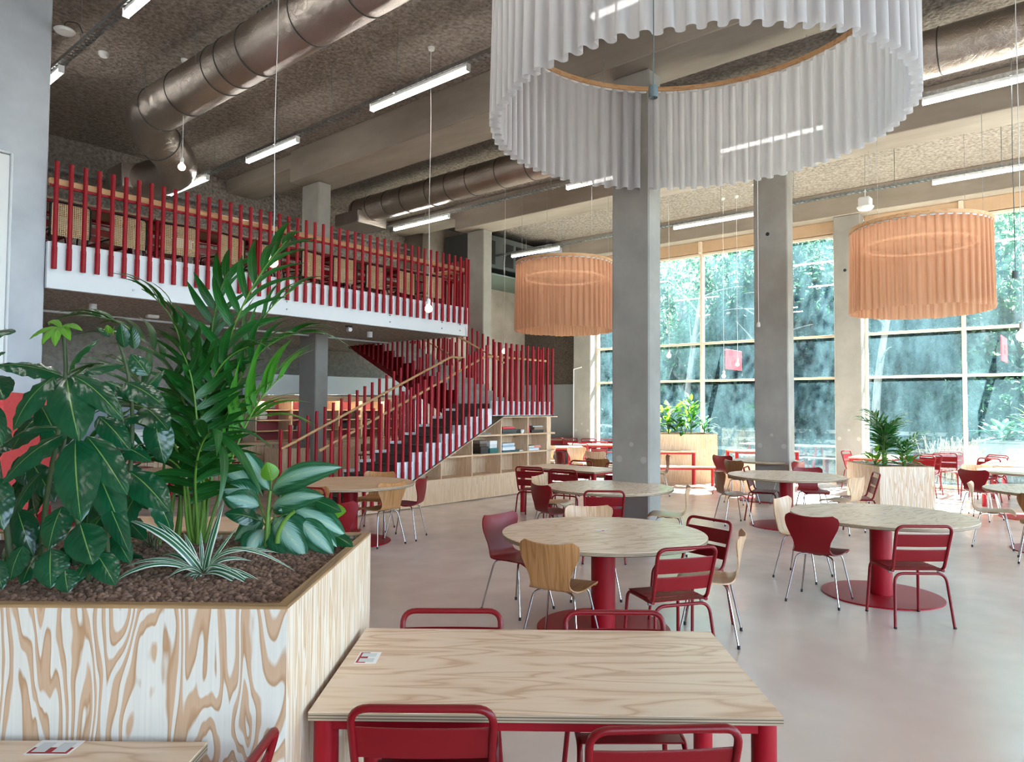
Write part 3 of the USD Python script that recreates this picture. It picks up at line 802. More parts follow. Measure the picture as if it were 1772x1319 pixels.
for k, (u, v, lb) in enumerate(((3.8, 11.05, 'white cylinder spotlight under the mezzanine near the left column'), (8.57, 10.84, 'white cylinder spotlight under the mezzanine near the stair'), (6.44, 11.4, 'white cylinder spotlight under the mezzanine behind the palm'))):
    t = bthing('cylinder_spotlight', lb, 'spotlight', None, u, v, ZS)
    part(t, 'housing', M().lathe([(0.001, -0.10), (0.04, -0.10), (0.048, -0.11), (0.05, -0.105), (0.05, -0.002), (0.001, -0.002)], 20), white_plain, 40)
    part(t, 'lens', M().lathe([(0.001, -0.098), (0.04, -0.099)], 16), spot_glow, 40)
t = bthing('wall_speaker', 'white box speaker on the back wall behind the mezzanine bars', 'speaker', None, 6.95, 15.25, 5.2)
part(t, 'cabinet', bx((-.22, .22, -.12, .12, -.15, .15), ch=.04), white_plain, False)
part(t, 'bracket', bx((-.05, .05, .1, .15, -.08, .2)), galv, False)
t = bthing('exit_sign', 'small green exit sign under the wall tray behind the mezzanine', 'sign', None, 9.75, 15.2, 5.85)
part(t, 'panel', bx((-.16, .16, -.03, 0, -.11, .11), ch=.005), plain('exit_green', '#0f5a3a', .5), False)
part(t, 'pictogram', bx((.02, .12, -.034, -.03, -.07, .07)), white_plain, False)
t = bthing('emergency_light', 'white rectangular emergency light under the mezzanine', 'light', None, 4.86, 11.62, ZS)
part(t, 'housing', bx((-0.09, 0.09, -0.05, 0.05, -0.05, -0.001), ch=0.01), white_plain, False)
part(t, 'lens', bx((-0.08, 0.08, -0.04, 0.04, -0.056, -0.05), ch=0.003), plain('emergency_lens', '#d9dad6', 0.3), False)
t = bthing('projector', 'small white projector head under the mezzanine above the stair', 'spotlight', None, 7.72, 10.36, ZS)
part(t, 'head', M().cyl((0, -0.05, -0.07), (0.03, 0.06, -0.07), 0.035, 14), white_plain, 40)
part(t, 'base_disc', M().lathe([(0.001, -0.02), (0.06, -0.02), (0.07, -0.001)], 16), dark_metal, 40)
part(t, 'arm', M().cyl((0, 0, -0.06), (0, 0, -0.01), 0.01, 8), white_plain, 40)

t = bthing('display_board', 'white framed board at the left edge beside the left column', 'board', None, 2.36, 9.96, 0)
part(t, 'board', bx((-0.6, 0.12, -0.03, 0.0, 2.2, 4.69), ch=0.01), white_plain, False)
part(t, 'frame', bx((0.12, 0.15, -0.05, 0.0, 2.15, 4.73), (-0.6, 0.15, -0.05, 0.0, 4.70, 4.73), ch=0.01), white_paint, False)
part(t, 'post', bx((0.0, 0.08, -0.02, 0.0, 0.0, 3.0)), white_paint, False)
t = bthing('pull_switch', 'small white pull cord switch hanging on the mid room column', 'switch', None, 13.07, 5.02, 3.35)
part(t, 'cord', M().cyl((0, 0, 0), (0, 0, 2.9), 0.008, 6), white_plain, True)
part(t, 'grip', M().lathe([(0.001, -0.09), (0.03, -0.085), (0.035, -0.05), (0.025, 0.0), (0.001, 0.01)], 12), white_plain, 40)
t = bthing('wall_bracket', 'thin white pole with a short arm on the far window column', 'bracket', None, 17.6, 12.45, 0)
part(t, 'pole', M().cyl((0, 0, 0.02), (0, 0, 2.9), 0.014, 8), white_plain, True)
part(t, 'arm', M().cyl((0, 0, 2.9), (-0.05, -0.32, 2.95), 0.018, 8), white_plain, True)

# ------------------------------------------------------------------ signs outside the glass
def blade_sign(label, v, lines):
    t = bthing('blade_sign', label, 'sign', None, 18.3, v, 0)
    part(t, 'panel', bx((0.0, 1.1, 0.0, 0.02, 2.80, 3.35), ch=0.004), red_bright, False)
    part(t, 'mount', bx((-0.15, 0.0, 0.004, 0.016, 3.3, 3.33)), dark_metal, False)
    tm_ = plain('sign_text_%d' % len(stage.GetPrimAtPath('/World/Looks').GetChildren()), '#c20f18', 0.5)
    for txt, h, x, z in lines:
        g = meshkit.text_mesh(txt, h, 0.003, True)
        w_ = g.bounds[1][0] - g.bounds[0][0]
        V = np.array(g.vertices)
        part(t, 'lettering', (np.stack([x - w_ / 2 + V[:, 0], -0.0005 - V[:, 2], z + V[:, 1]], 1), np.array(g.faces)), tm_, False)


blade_sign('red sign panel outside the window between the two columns', 7.93, (('&', 0.07, 0.5, 3.10), ('naTen', 0.09, 0.55, 2.97)))
blade_sign('red sign panel outside the window at the right edge', 1.77, (('UiPs', 0.08, 0.6, 3.10), ('STUDB', 0.10, 0.6, 2.97)))

# ------------------------------------------------------------------ under the mezzanine: partition, kitchen
ang_ = math.degrees(math.atan2(9.56 - 5.90, -6.10 + 4.24))
t = thing('high_back_bench', 'coral red felt high backed bench behind the broad leaved plant', 'bench', (-5.17, 7.73, 0), ang_)
part(t, 'backrest', M().box((-2.05, 0.0, 0.46), (2.05, 0.12, 1.84), 0.04), red_felt, False)
part(t, 'seat', M().box((-2.0, 0.12, 0.40), (2.0, 0.62, 0.47), 0.02), ply_tan_x, False)
for x in (-1.9, 0, 1.9):
    part(t, 'leg', M().box((x - 0.03, 0.05, 0), (x + 0.03, 0.58, 0.40)), red, False)

kitchen_glow = emit('kitchen_lamp_glow', '#fff2df', 90.0)
white_hood = plain('white_hood_panel', '#d3dde1', 0.35)
wall_blue = plain('blue_grey_wall_panel', '#98a1a8', 0.6)
t = bthing('extraction_hood', 'long white extraction hood above the kitchen shelves', 'hood')
part(t, 'hood_body', M().prism([(8.45, 1.97), (12.9, 2.05), (12.9, 2.38), (12.7, 2.46), (8.6, 2.44), (8.45, 2.3)], 14.3, 15.3, (0, 2, 1)), white_hood, False)
part(t, 'end_panel', bx((12.5, 12.95, 13.9, 15.2, 0.3, 2.05), ch=0.02), white_hood, False)
part(t, 'lower_batten', bx((8.3, 12.6, 14.28, 14.34, 1.86, 1.97)), ply_tan_x, False)
for k, u in enumerate((8.6, 9.3, 10.3, 11.0, 11.8)):
    part(t, 'under_light', bx((u - .06, u + .06, 14.34, 14.40, 1.955, 1.968)), kitchen_glow, False, 'small lit lamp')
t = bthing('kitchen_shelving', 'coral backed wooden shelving behind the kitchen counter', 'shelving')
coral = plain('coral_back_panel', '#b5585c', 0.7)
part(t, 'back_panel', bx((8.3, 12.5, 15.0, 15.05, 0.9, 1.86)), coral, False)
for z in (0.92, 1.16, 1.40, 1.63):
    part(t, 'shelf', bx((8.3, 12.5, 14.5, 15.0, z - 0.012, z + 0.012)), ply_tan_x, False)
for u in (8.3, 9.2, 10.0, 10.55, 11.2, 11.9, 12.48):
    part(t, 'upright', bx((u, u + 0.03, 14.45, 15.0, 0.9, 1.86)), ply_tan, False)
for k, (u, z) in enumerate(((8.55, 1.64), (8.8, 1.64), (8.6, 1.41), (10.7, 1.41), (11.5, 1.17), (10.8, 1.17))):
    t2 = bthing('coffee_machine' if k < 3 else 'kitchen_crate', ('white kitchen appliance on the upper left shelf', 'dark kitchen appliance on the upper left shelf', 'white pot appliance on the middle left shelf', 'dark crate on the middle shelf behind the stair', 'grey crate on the lower right shelf behind the stair', 'dark crate on the lower shelf behind the stair')[k], 'appliance' if k < 3 else 'crate', None, u, 14.72, z + 0.012)
    part(t2, 'body', bx((-0.1, 0.1, -0.1, 0.1, 0, 0.16 if k != 3 else 0.2), ch=0.02), (white_plain, dark_metal, white_plain, black, grey_wall, black)[k], False)
    part(t2, 'lid', bx((-0.08, 0.08, -0.08, 0.08, 0.16, 0.18), ch=0.006), (white_plain, black)[k % 2], False)
for k in range(3):
    t2 = bthing('cooking_pot', 'small steel pot in the row on the lower left kitchen shelf', 'pot', 'steel pots on the kitchen shelf', 9.35 + k * 0.17, 14.7, 1.172)
    part(t2, 'bowl', M().lathe([(0.001, 0.0), (0.06, 0.0), (0.068, 0.02), (0.068, 0.09), (0.062, 0.095)], 16), galv, 40)
    part(t2, 'lid', M().lathe([(0.062, 0.095), (0.03, 0.11), (0.008, 0.115), (0.01, 0.13), (0.001, 0.132)], 16), galv, 40)
t = bthing('kitchen_counter', 'wooden kitchen counter with plank front under the mezzanine', 'counter')
part(t, 'worktop', bx((4.8, 12.5, 13.3, 14.1, 0.92, 0.98), ch=0.004), ply_tan_x, False)
for k in range(38):
    part(t, 'plank', bx((5.0 + k * 0.195, 5.185 + k * 0.195, 13.4, 13.44, 0.05, 0.92), ch=0.006), ply_tan, False)
part(t, 'plinth', bx((5.0, 12.4, 13.5, 14.0, 0, 0.05)), black, False)
t = bthing('wall_panel', 'blue grey wall panel behind the kitchen counter', 'panel')
part(t, 'panel', bx((3.0, 8.3, 15.2, 15.38, 0.9, 1.86)), wall_blue, False)
part(t, 'cap', bx((3.0, 8.3, 15.15, 15.4, 1.86, 1.9)), white_paint, False)
t = bthing('dish_machine', 'long white machine standing on the kitchen counter behind the palm', 'machine', None, 6.0, 13.75, 0.98)
part(t, 'housing', bx((-0.9, 0.9, -0.2, 0.2, 0, 0.30), ch=0.05), white_plain, False)
part(t, 'display', bx((0.5, 0.68, -0.206, -0.2, 0.18, 0.24)), plain('teal_display', '#2c6470', 0.3), False)
t = bthing('low_cabinet', 'white cabinet with plank doors at the foot of the stair', 'cabinet', None, 8.4, 12.2, 0)
part(t, 'carcass', bx((-0.9, 0.9, 0.02, 0.5, 0.0, 0.9), ch=0.005), ply_tan, False)
for k in range(9):
    part(t, 'plank_door', bx((-0.9 + k * 0.2, -0.71 + k * 0.2, 0.0, 0.02, 0.06, 0.88), ch=0.004), ply_tan, False)
for k in range(4):
    u = 5.2 + k * 1.6
    t = bthing('bar_stool', ('red bar stool at the left end of the kitchen counter', 'red bar stool second along the kitchen counter', 'red bar stool third along the kitchen counter', 'red bar stool nearest the stair at the kitchen counter')[k], 'stool', None, u, 12.85, 0)
    part(t, 'seat', bx((-0.19, 0.19, -0.18, 0.18, 0.64, 0.66), ch=0.008), red_dark, False)
    part(t, 'backrest', bx((-0.19, 0.19, -0.2, -0.18, 0.74, 0.9), ch=0.008), red_dark, False)
    for sx in (-1, 1):
        for sy in (-1, 1):
            part(t, 'leg', M().cyl((sx * 0.16, sy * 0.15, 0.64), (sx * 0.2, sy * 0.19, 0.0), 0.012, 8), red_dark, True)
    part(t, 'footrest', M().tube([(-0.18, -0.17, 0.25), (0.18, -0.17, 0.25), (0.18, 0.17, 0.25), (-0.18, 0.17, 0.25)], 0.01, 6, closed=True), red_dark, False)

# ================================================================== FURNITURE
# ---- curved one-piece shell chair on four chrome legs; faces local +y
SIDE = np.array([(.235, .428), (.215, .442), (.16, .450), (.08, .450), (0, .446), (-.09, .441), (-.15, .443), (-.188, .460), (-.208, .495), (-.220, .55), (-.232, .62), (-.246, .69), (-.258, .74), (-.268, .775), (-.275, .795)])
HALF = np.array([.17, .195, .212, .215, .212, .205, .190, .165, .150, .158, .190, .222, .232, .222, .185])


def shell_mesh(th=0.010):
    s = np.concatenate([[0], np.cumsum(np.linalg.norm(np.diff(SIDE, axis=0), axis=1))])
    q = np.linspace(0, s[-1], 34)
    from scipy.interpolate import PchipInterpolator as PC
    y, z, w = PC(s, SIDE[:, 0])(q), PC(s, SIDE[:, 1])(q), PC(s, HALF)(q)
    back = np.clip((q - s[7]) / (s[-1] - s[7]), 0, 1)
    X = np.linspace(-1, 1, 13)
    mid = np.zeros((34, 13, 3))
    for i in range(34):
        x = X * w[i]
        bend = 0.9 * x * x * (0.35 + 0.9 * back[i])
        dy = bend * back[i]
        dz = bend * (1 - min(1, back[i] * 3)) * 0.55 - (0.018 * (1 - X ** 2) - 0.006) * max(0, back[i] - 0.8) * 5
        drop = -0.02 * np.abs(X) ** 3 * max(0, 1 - q[i] / 0.05)
        mid[i] = np.stack([x, y[i] + dy, z[i] + dz + drop], 1)
    du = np.gradient(mid, axis=0); dv = np.gradient(mid, axis=1)
    nr = np.cross(du, dv); nr /= np.linalg.norm(nr, axis=2, keepdims=True)
    a, b = mid + nr * th / 2, mid - nr * th / 2
    m = M()
    m.grid(a); m.grid(b[:, ::-1])
    edge = lambda k: np.concatenate([k[0, :], k[1:, -1], k[-1, -2::-1], k[-2:0:-1, 0]])
    ea, eb = edge(a), edge(b)
    m.grid(np.stack([ea, eb], 1), cu=True)
    return m


def shell_chair(name_mat, label, loc, rz):
    t = thing('shell_chair', label, 'chair', loc, rz)
    part(t, 'shell', shell_mesh(), name_mat, 50)
    for sx in (-1, 1):
        for sy, fy in ((1, .205), (-1, -.225)):
            path = fillet([(sx * .03, sy * .05 - .01, .428), (sx * .155, sy * .13 - .01, .424), (sx * .225, fy, .012)], 0.05, 5)
            lg = part(t, 'leg', M().tube(path, 0.0075, 8), chrome, True)
            part(lg, 'foot_cap', M().cyl((sx * .2235, fy * .995, .026), (sx * .2255, fy, 0.0), 0.0105, 8), black, 40)
    part(t, 'hub', M().lathe([(0.001, .415), (.06, .416), (.065, .422), (.065, .436), (0.001, .438)], 16, (0, -.01, 0)), dark_metal, 40)
    return t


# ---- slatted steel chair; faces local +y
def slat_chair(label, loc, rz, m_=None):
    m_ = m_ or red_dark
    t = thing('slat_chair', label, 'chair', loc, rz)
    R = 0.0125
    path = fillet([(-.19, .06, .432), (-.205, -.155, .432), (-.222, -.26, .808), (.222, -.26, .808), (.205, -.155, .432), (.19, .06, .432)], 0.062, 7)
    part(t, 'back_frame', M().tube(path, R, 10), m_, True)
    for z, h in ((.515, .098), (.637, .104)):
        yb = lambda zz: -.155 - (zz - .432) / .376 * .105
        hw = .207 + (z - .43) * .035
        x = np.linspace(-hw, hw, 7)
        prof = []
        for zz, off in ((z, .004), (z + .008, .0), (z + h - .008, 0), (z + h, .004)):
            prof.append(np.stack([x, yb(zz) - .012 * (1 - (x / hw) ** 2) + off, np.full(7, zz)], 1))
        f = np.stack(prof, 0); bk = f + np.array([0, .006, 0])
        m = M(); m.grid(f); m.grid(bk[:, ::-1])
        e = lambda k: np.concatenate([k[0], k[1:-1, -1], k[-1, ::-1], k[-2:0:-1, 0]])
        m.grid(np.stack([e(f), e(bk)], 1), cu=True)
        part(t, 'back_slat', m, m_, 30)
    for k in range(4):
        y0 = -.165 + k * .094
        part(t, 'seat_slat', M().box((-.198, y0, .446 - .004 * abs(k - 1.5)), (.198, y0 + .088, .453 - .004 * abs(k - 1.5)), 0.003), m_, False)
    for sx in (-1, 1):
        path = fillet([(sx * .203, -.16, .436), (sx * .203, .205, .436), (sx * .222, .235, .0)], 0.06, 6)
        lg = part(t, 'leg', M().tube(path, 0.0115, 10), m_, True)
        part(lg, 'foot_cap', M().cyl((sx * .2215, .2345, .014), (sx * .222, .235, 0), .0128, 8), black, 40)
    path = fillet([(-.236, -.245, 0), (-.205, -.185, .420), (.205, -.185, .420), (.236, -.245, 0)], 0.075, 7)
    lg = part(t, 'leg', M().tube(path, 0.0115, 10), m_, True)
    part(lg, 'foot_cap', M().cyl((-.2355, -.2445, .014), (-.236, -.245, 0), .0128, 8), black, 40)
    part(lg, 'foot_cap', M().cyl((.2355, -.2445, .014), (.236, -.245, 0), .0128, 8), black, 40)
    part(t, 'clamp', M().cyl((-.21, -.10, .418), (-.19, -.10, .418), .012, 8).cyl((.19, -.10, .418), (.21, -.10, .418), .012, 8), galv, 40)
    return t


CHAIRS = [
    # kind, x, y, heading, label, group
    ('s', -.27, 2.46, 90, 'red slatted chair with its back to us at the left end of the front table', 0),
    ('s', .43, 2.33, 94, 'red slatted chair with its back to us at the right end of the front table', 0),
    ('s', -.26, 2.98, -89, 'red slatted chair facing us on the far left side of the front table', 0),
    ('s', .47, 2.97, -89, 'red slatted chair facing us on the far right side of the front table', 0),
    ('s', -.93, 1.86, 180, 'red slatted chair showing only its top beside the low corner table at lower left', 0),
    ('r', .07, 6.12, -41, 'red shell chair left of the centre round table', 0),
    ('w', .37, 5.18, 62, 'oak shell chair with its back to us at the front of the centre round table', 0),
    ('p', .75, 6.57, -87, 'pale shell chair facing us behind the centre round table', 0),
    ('s', 1.09, 4.96, 108, 'red slatted chair at the right front of the centre round table', 0),
    ('s', 1.45, 5.80, -144, 'red slatted chair at the right far side of the centre round table', 0),
    ('p', 1.51, 5.45, 160, 'pale shell chair seen edge on at the right of the centre round table', 0),
    ('p', 1.89, 8.60, 165, 'pale shell chair right of the round table in front of the big column', 0),
    ('r', .55, 8.80, 30, 'red shell chair left of the round table in front of the big column', 0),
    ('p', .57, 9.69, -27, 'pale shell chair behind the red shell chair left of the big column', 0),
    ('s', 1.04, 8.14, 88, 'red slatted chair with its back to us before the big column', 0),
    ('s', .36, 11.2, 70, 'red slatted chair at the left end of the rectangular table beside the bookcase', 0),
    ('s', .89, 10.75, 60, 'red slatted chair at the right of the rectangular table beside the bookcase', 0),
    ('s', 1.05, 12.1, -130, 'red slatted chair on the far side of the bookcase table', 0),
    ('s', 1.6, 11.6, -130, 'red slatted chair half hidden by the big column at the bookcase table', 0),
    ('w', -1.92, 10.01, -97, 'oak shell chair facing us behind the round table by the stair', 0),
    ('w', -1.65, 8.98, 140, 'oak shell chair with its back to us right of the round table by the stair', 0),
    ('r', -1.40, 9.42, 170, 'red shell chair seen edge on right of the round table by the stair', 0),
    ('s', -2.24, 8.28, 75, 'red slatted chair by the stair half hidden by silvery leaves', 0),
    ('r', -1.75, 7.2, 95, 'red shell chair just showing behind the right back corner of the big planter', 0),
    ('w', -2.2, 8.55, 60, 'oak shell chair half hidden at the pedestal of the round table by the stair', 0),
    ('p', 3.02, 7.36, -43, 'pale shell chair left of the round table on the right', 0),
    ('r', 2.80, 6.48, 50, 'red shell chair turned away from us at the round table on the right', 0),
    ('s', 3.28, 5.91, 90, 'red slatted chair turned away from us before the round table on the right', 0),
    ('p', 4.66, 10.05, 128, 'pale shell chair right of the middle round table before the low planter', 0),
    ('s', 5.06, 10.4, 165, 'red slatted chair beside the low planter right of the middle round table', 0),
    ('d', 3.35, 10.72, 5, 'brown shell chair seen from the side left of the middle round table', 0),
    ('s', 3.95, 11.15, -28, 'red slatted chair seen from the side behind the brown shell chair', 0),
    ('d', 4.24, 13.06, 30, 'brown shell chair standing in the sun left of the small far round table', 0),
    ('r', 4.40, 14.4, 40, 'red shell chair in the sun behind the brown shell chair', 0),
    ('r', 5.02, 12.95, 130, 'red shell chair lit by the sun right of the small far round table', 0),
    ('r', 4.74, 11.20, -95, 'dark red shell chair facing us behind the middle round table', 0),
    ('p', 7.95, 12.05, -110, 'pale shell chair facing us behind the upper round table at the right edge', 0),
    ('r', 7.47, 11.31, 30, 'red shell chair left of the upper round table at the right edge', 0),
    ('p', 6.16, 9.10, -35, 'pale shell chair left of the lower round table at the right edge', 0),
    ('d', 6.05, 8.12, 55, 'brown shell chair cut by the right edge in front of the lower round table', 0),
    ('p', 1.57, 16.7, -84, 'sunlit pale shell chair facing us beyond the rectangular table by the bookcase', 0),
    ('p', 1.88, 15.5, 71, 'pale shell chair with its back to us left of the big column in the distance', 0),
    ('d', 1.70, 13.36, 62, 'brown shell chair left of the big column behind the bookcase table', 0),
    ('r', 1.20, 15.2, 20, 'dark red shell chair in front of the sunlit far pale chair', 0),
    ('p', 0.95, 17.2, -70, 'pale shell chair at the far table beside the end of the bookcase', 0),
    ('d', 2.90, 14.2, 175, 'brown shell chair seen edge on right of the big column in front of the bench', 0),
]
proto = {}
mats_ = {'r': red_shell, 'w': veneer, 'p': veneer_pale, 'd': veneer_dark}
for k, x, y, hd, lb, _ in CHAIRS:
    if k not in proto:
        proto[k] = slat_chair(lb, (x, y, 0), hd - 90) if k == 's' else shell_chair(mats_[k], lb, (x, y, 0), hd - 90)
    else:
        copy(proto[k], lb, (x, y, 0), hd - 90)
FAR = 'red slatted chairs at the long sunlit tables along the windows'
for x, y, hd in ((8.9, 13.5, -160), (9.35, 13.95, -160), (9.75, 14.5, -160), (9.6, 12.7, 130), (9.3, 12.4, 130), (10.2, 13.1, 130), (10.7, 13.5, 130), (9.1, 14.9, -120), (9.6, 15.5, -120),
                 (8.05, 14.1, -150), (8.45, 14.55, -150), (7.6, 15.6, -50)):
    copy(proto['s'], 'red slatted chair at the sunlit tables near the windows behind the low planter', (x, y, 0), hd - 90, FAR)
FAR2 = 'red slatted chairs at the far tables left of the big column'
for x, y, hd in ((1.35, 21.2, -90), (1.75, 21.0, -90), (2.3, 20.9, -90), (2.85, 20.8, -90), (2.4, 19.6, 90), (1.9, 18.7, 60), (0.9, 21.9, -60)):
    copy(proto['s'], 'red slatted chair at the far tables left of the big column', (x, y, 0), hd - 90, FAR2)


# ---- round tables
def round_table(label, x, y, R, mtl=None, rz=0.0, card=True):
    t = thing('round_table', label, 'table', (x, y, 0), rz)
    part(t, 'tabletop', M().lathe([(0.0005, .75), (R - .004, .75), (R, .746)], 72), mtl or ply_pale, 40)
    part(t, 'top_edge', M().lathe([(R, .746), (R, .722), (R - .006, .717), (0.0005, .717)], 72), ply_edge, 40)
    part(t, 'column', M().lathe([(0.095, .717), (.095, .012)], 32), red, True)
    part(t, 'base_plate', M().lathe([(0.0005, .012), (.515, .012), (.52, .008), (.52, 0.0)], 64), red, 40)
    part(t, 'top_flange', M().lathe([(.0005, .716), (.2, .716), (.2, .708), (.096, .707)], 32), red, 40)
    return t


for lb, x, y, R, m_, rz in (
        ('centre round pine topped table on a thick red column', .729, 5.634, .80, ply_pale, 20),
        ('round table in front of the big centre column', 1.224, 8.877, .785, ply_pale, 70),
        ('round table on the right with its red base plate in full view', 3.465, 6.685, .79, ply_pale, 35),
        ('middle round table before the low planter', 4.08, 10.56, .83, ply_pale, 50),
        ('round table by the stair behind the big planter', -2.067, 9.151, .815, ply_tan_x, 0),
        ('small far round table in the sun behind the mid room column', 4.86, 13.55, .62, ply_pale, 80),
        ('upper round table at the right edge', 8.45, 11.45, .80, ply_pale, 10),
        ('lower round table at the right edge', 6.75, 8.75, .80, ply_pale, 60)):
    round_table(lb, x, y, R, m_, rz)


# ---- rectangular tables
def rect_table(label, cx, cy, L, W, rz=0.0, h=.75, mtl=None, legr=.04, name='rectangular_table', cat='table', z=0.0, inset=.0):
    t = thing(name, label, cat, (cx, cy, z), rz)
    a, b = L / 2, W / 2
    part(t, 'tabletop', M().box((-a, -b, h - .004), (a, b, h), 0.0015), mtl or ply_x, False)
    part(t, 'top_edge', M().box((-a + .0005, -b + .0005, h - .028), (a - .0005, b - .0005, h - .004)), ply_edge, False)
    for sx in (-1, 1):
        for sy in (-1, 1):
            x, y = sx * (a - legr - .008), sy * (b - legr - .008)
            part(t, 'leg', M().cyl((x, y, 0), (x, y, h - .03), legr, 20), red, 40)
    f0, f1 = h - .062, h - .03
    part(t, 'apron', M().box((-a + .02, -b + .02, f0), (a - .02, -b + .05, f1)).box((-a + .02, b - .05, f0), (a - .02, b - .02, f1)).box((-a + .02, -b + .05, f0), (-a + .05, b - .05, f1)).box((a - .05, -b + .05, f0), (a - .02, b - .05, f1)), red, False)
    return t


rect_table('rectangular pine topped table with red legs in the foreground', .117, 2.731, 1.52, .865, -.6)
rect_table('low corner table cut off by the lower left corner of the picture', -1.64, 1.67, 1.52, .865, 0)
rect_table('rectangular table beside the end of the bookcase', .97, 11.66, 1.5, .85, BROT + 90)
rect_table('rectangular table just behind the big planter', -2.75, 5.88, 1.5, .80, 0, mtl=ply_tan_x)
rect_table('rectangular table under the mezzanine behind the palm', -5.6, 10.55, 1.5, .80, BROT, mtl=ply_tan_x)
rect_table('long sunlit table near the windows at the right edge', 9.3, 13.15, 1.6, .85, BROT)
rect_table('long sunlit table continuing towards the windows at the right edge', 10.35, 14.4, 1.6, .85, BROT)
rect_table('sunlit table behind the low planter near the pale window column', 7.75, 15.0, 1.5, .8, BROT)
rect_table('small sunlit table left of the mid room column by the window', 5.95, 16.9, 1.5, .8, 0)
rect_table('table in front of the far tall planter left of the mid room column', 3.4, 16.5, 1.6, .75, -2)
rect_table('low bench in front of the far tall planter', 3.55, 15.75, 1.95, .40, -2, .45, None, .03, 'bench', 'bench')
rect_table('sunlit far table left of the big column', 2.3, 19.3, 1.5, .8, 0)
rect_table('far table left of the big column nearest the bookcase', 1.2, 17.9, 1.2, .8, 0)
rect_table('farthest small table beside the end wall', 1.55, 22.3, 1.0, .8, 0)


# ---- little printed cards on the tables (the codes on them are left blank)
def card(label, x, y, z, rz, w=.125, h=.085):
    t = thing('table_card', label, 'card', (x, y, z), rz)
    part(t, 'paper', M().box((-w / 2, -h / 2, 0), (w / 2, h / 2, .0008)), white_plain, False)
    part(t, 'red_band', M().box((-w / 2 + .006, -h / 2 + .006, .0008), (w / 2 - .006, -h / 2 + .042, .0011)), red, False, 'dark red printed band')
    gp = plain('card_grey', '#c9ced0', 0.5) if not stage.GetPrimAtPath('/World/Looks/card_grey') else UsdShade.Material.Get(stage, '/World/Looks/card_grey')
    for sx in (-1, 1):
        part(t, 'blank_field', M().box((sx * .029 - .019, -h / 2 + .014, .0011), (sx * .029 + .019, h / 2 - .014, .0014)), gp, False, 'pale grey printed square')


card('small red and white card on the left edge of the foreground table', -.555, 2.80, .7502, -90)
card('small red and white card on the low corner table at lower left', -1.30, 2.06, .7502, 0)
card('small white card in the middle of the centre round table', .73, 5.70, .7502, 15, .10, .07)
card('small dark card in the middle of the round table on the right', 3.52, 6.72, .7502, 40, .07, .05)

# ---- mezzanine tables and chairs
MT = 'long row of wooden tables on the mezzanine behind the railing'
for k in range(5):
    u = 3.55 + k * 1.56
    x, y, _ = B(u, 10.72)
    rect_table('wooden table in the row behind the mezzanine railing, ' + ('nearest the left column', 'second from the left column', 'third from the left column', 'fourth from the left column', 'nearest the stair')[k], x, y, 1.54, .75, BROT, .80, ply_tan_x, .03, z=ZF)
GM = 'red slatted chairs on the mezzanine behind the railing'
for k in range(9):
    x, y, _ = B(3.2 + k * .80, 11.18 + .04 * math.sin(k * 2.3))
    copy(proto['s'], 'red slatted chair tucked under a mezzanine table behind the railing', (x, y, ZF), BROT + 180 + 8 * math.sin(k * 1.7), GM)
cane = mat('woven_cane', {'tc': ('texture_coordinate', {}), 'mp': ('mapping', {'scale': (42, 42, 42)}), 's': ('separate_xyz', {}), 'fx': ('math', {'math_type': 'fraction'}), 'fz': ('math', {'math_type': 'fraction'}),
                          'gx': ('math', {'math_type': 'greater_than', 'value2': 0.45}), 'gz': ('math', {'math_type': 'greater_than', 'value2': 0.45}), 'mu': ('math', {'math_type': 'multiply'}),
                          'p': ('principled_bsdf', {'base_color': lin('#dcbf92'), 'roughness': 0.6}), 't': ('transparent_bsdf', {}), 'm': ('mix_closure', {})},
           [('tc.object', 'mp.vector'), ('mp.vector', 's.vector'), ('s.x', 'fx.value1'), ('s.z', 'fz.value1'), ('fx.value', 'gx.value1'), ('fz.value', 'gz.value1'), ('gx.value', 'mu.value1'), ('gz.value', 'mu.value2'),
            ('mu.value', 'm.fac'), ('p.BSDF', 'm.closure1'), ('t.BSDF', 'm.closure2')], 'm.closure')
GC = 'cane backed chairs on the mezzanine'
ch0 = None
for k in range(10):
    x, y, _ = B(3.25 + k * .72, 10.52 + .05 * math.sin(k * 1.9))
    lb = 'cane backed chair on the mezzanine with its back to the red bars'
    rz = BROT + 14 * math.sin(k * 2.7)
    if ch0 is None:
        ch0 = thing('cane_chair', lb, 'chair', (x, y, ZF), rz, GC)
        part(ch0, 'backrest', M().box((-.22, -.226, .30), (.22, -.222, .72)), cane, False, 'woven cane back')
        part(ch0, 'back_frame', M().tube(fillet([(-.23, -.15, .30), (-.235, -.225, .34), (-.235, -.225, .74), (.235, -.225, .74), (.235, -.225, .34), (.23, -.15, .30)], .06, 5), .013, 8), black, True)
        part(ch0, 'seat', M().box((-.22, -.2, .40), (.22, .22, .425), .008), veneer_pale, False)
        for sx in (-1, 1):
            part(ch0, 'leg', M().tube(fillet([(sx * .22, -.2, 0), (sx * .22, -.17, .39), (sx * .22, .2, .39), (sx * .22, .22, 0)], .04, 4), .011, 8), black, True)
    else:
        copy(ch0, lb, (x, y, ZF), rz)

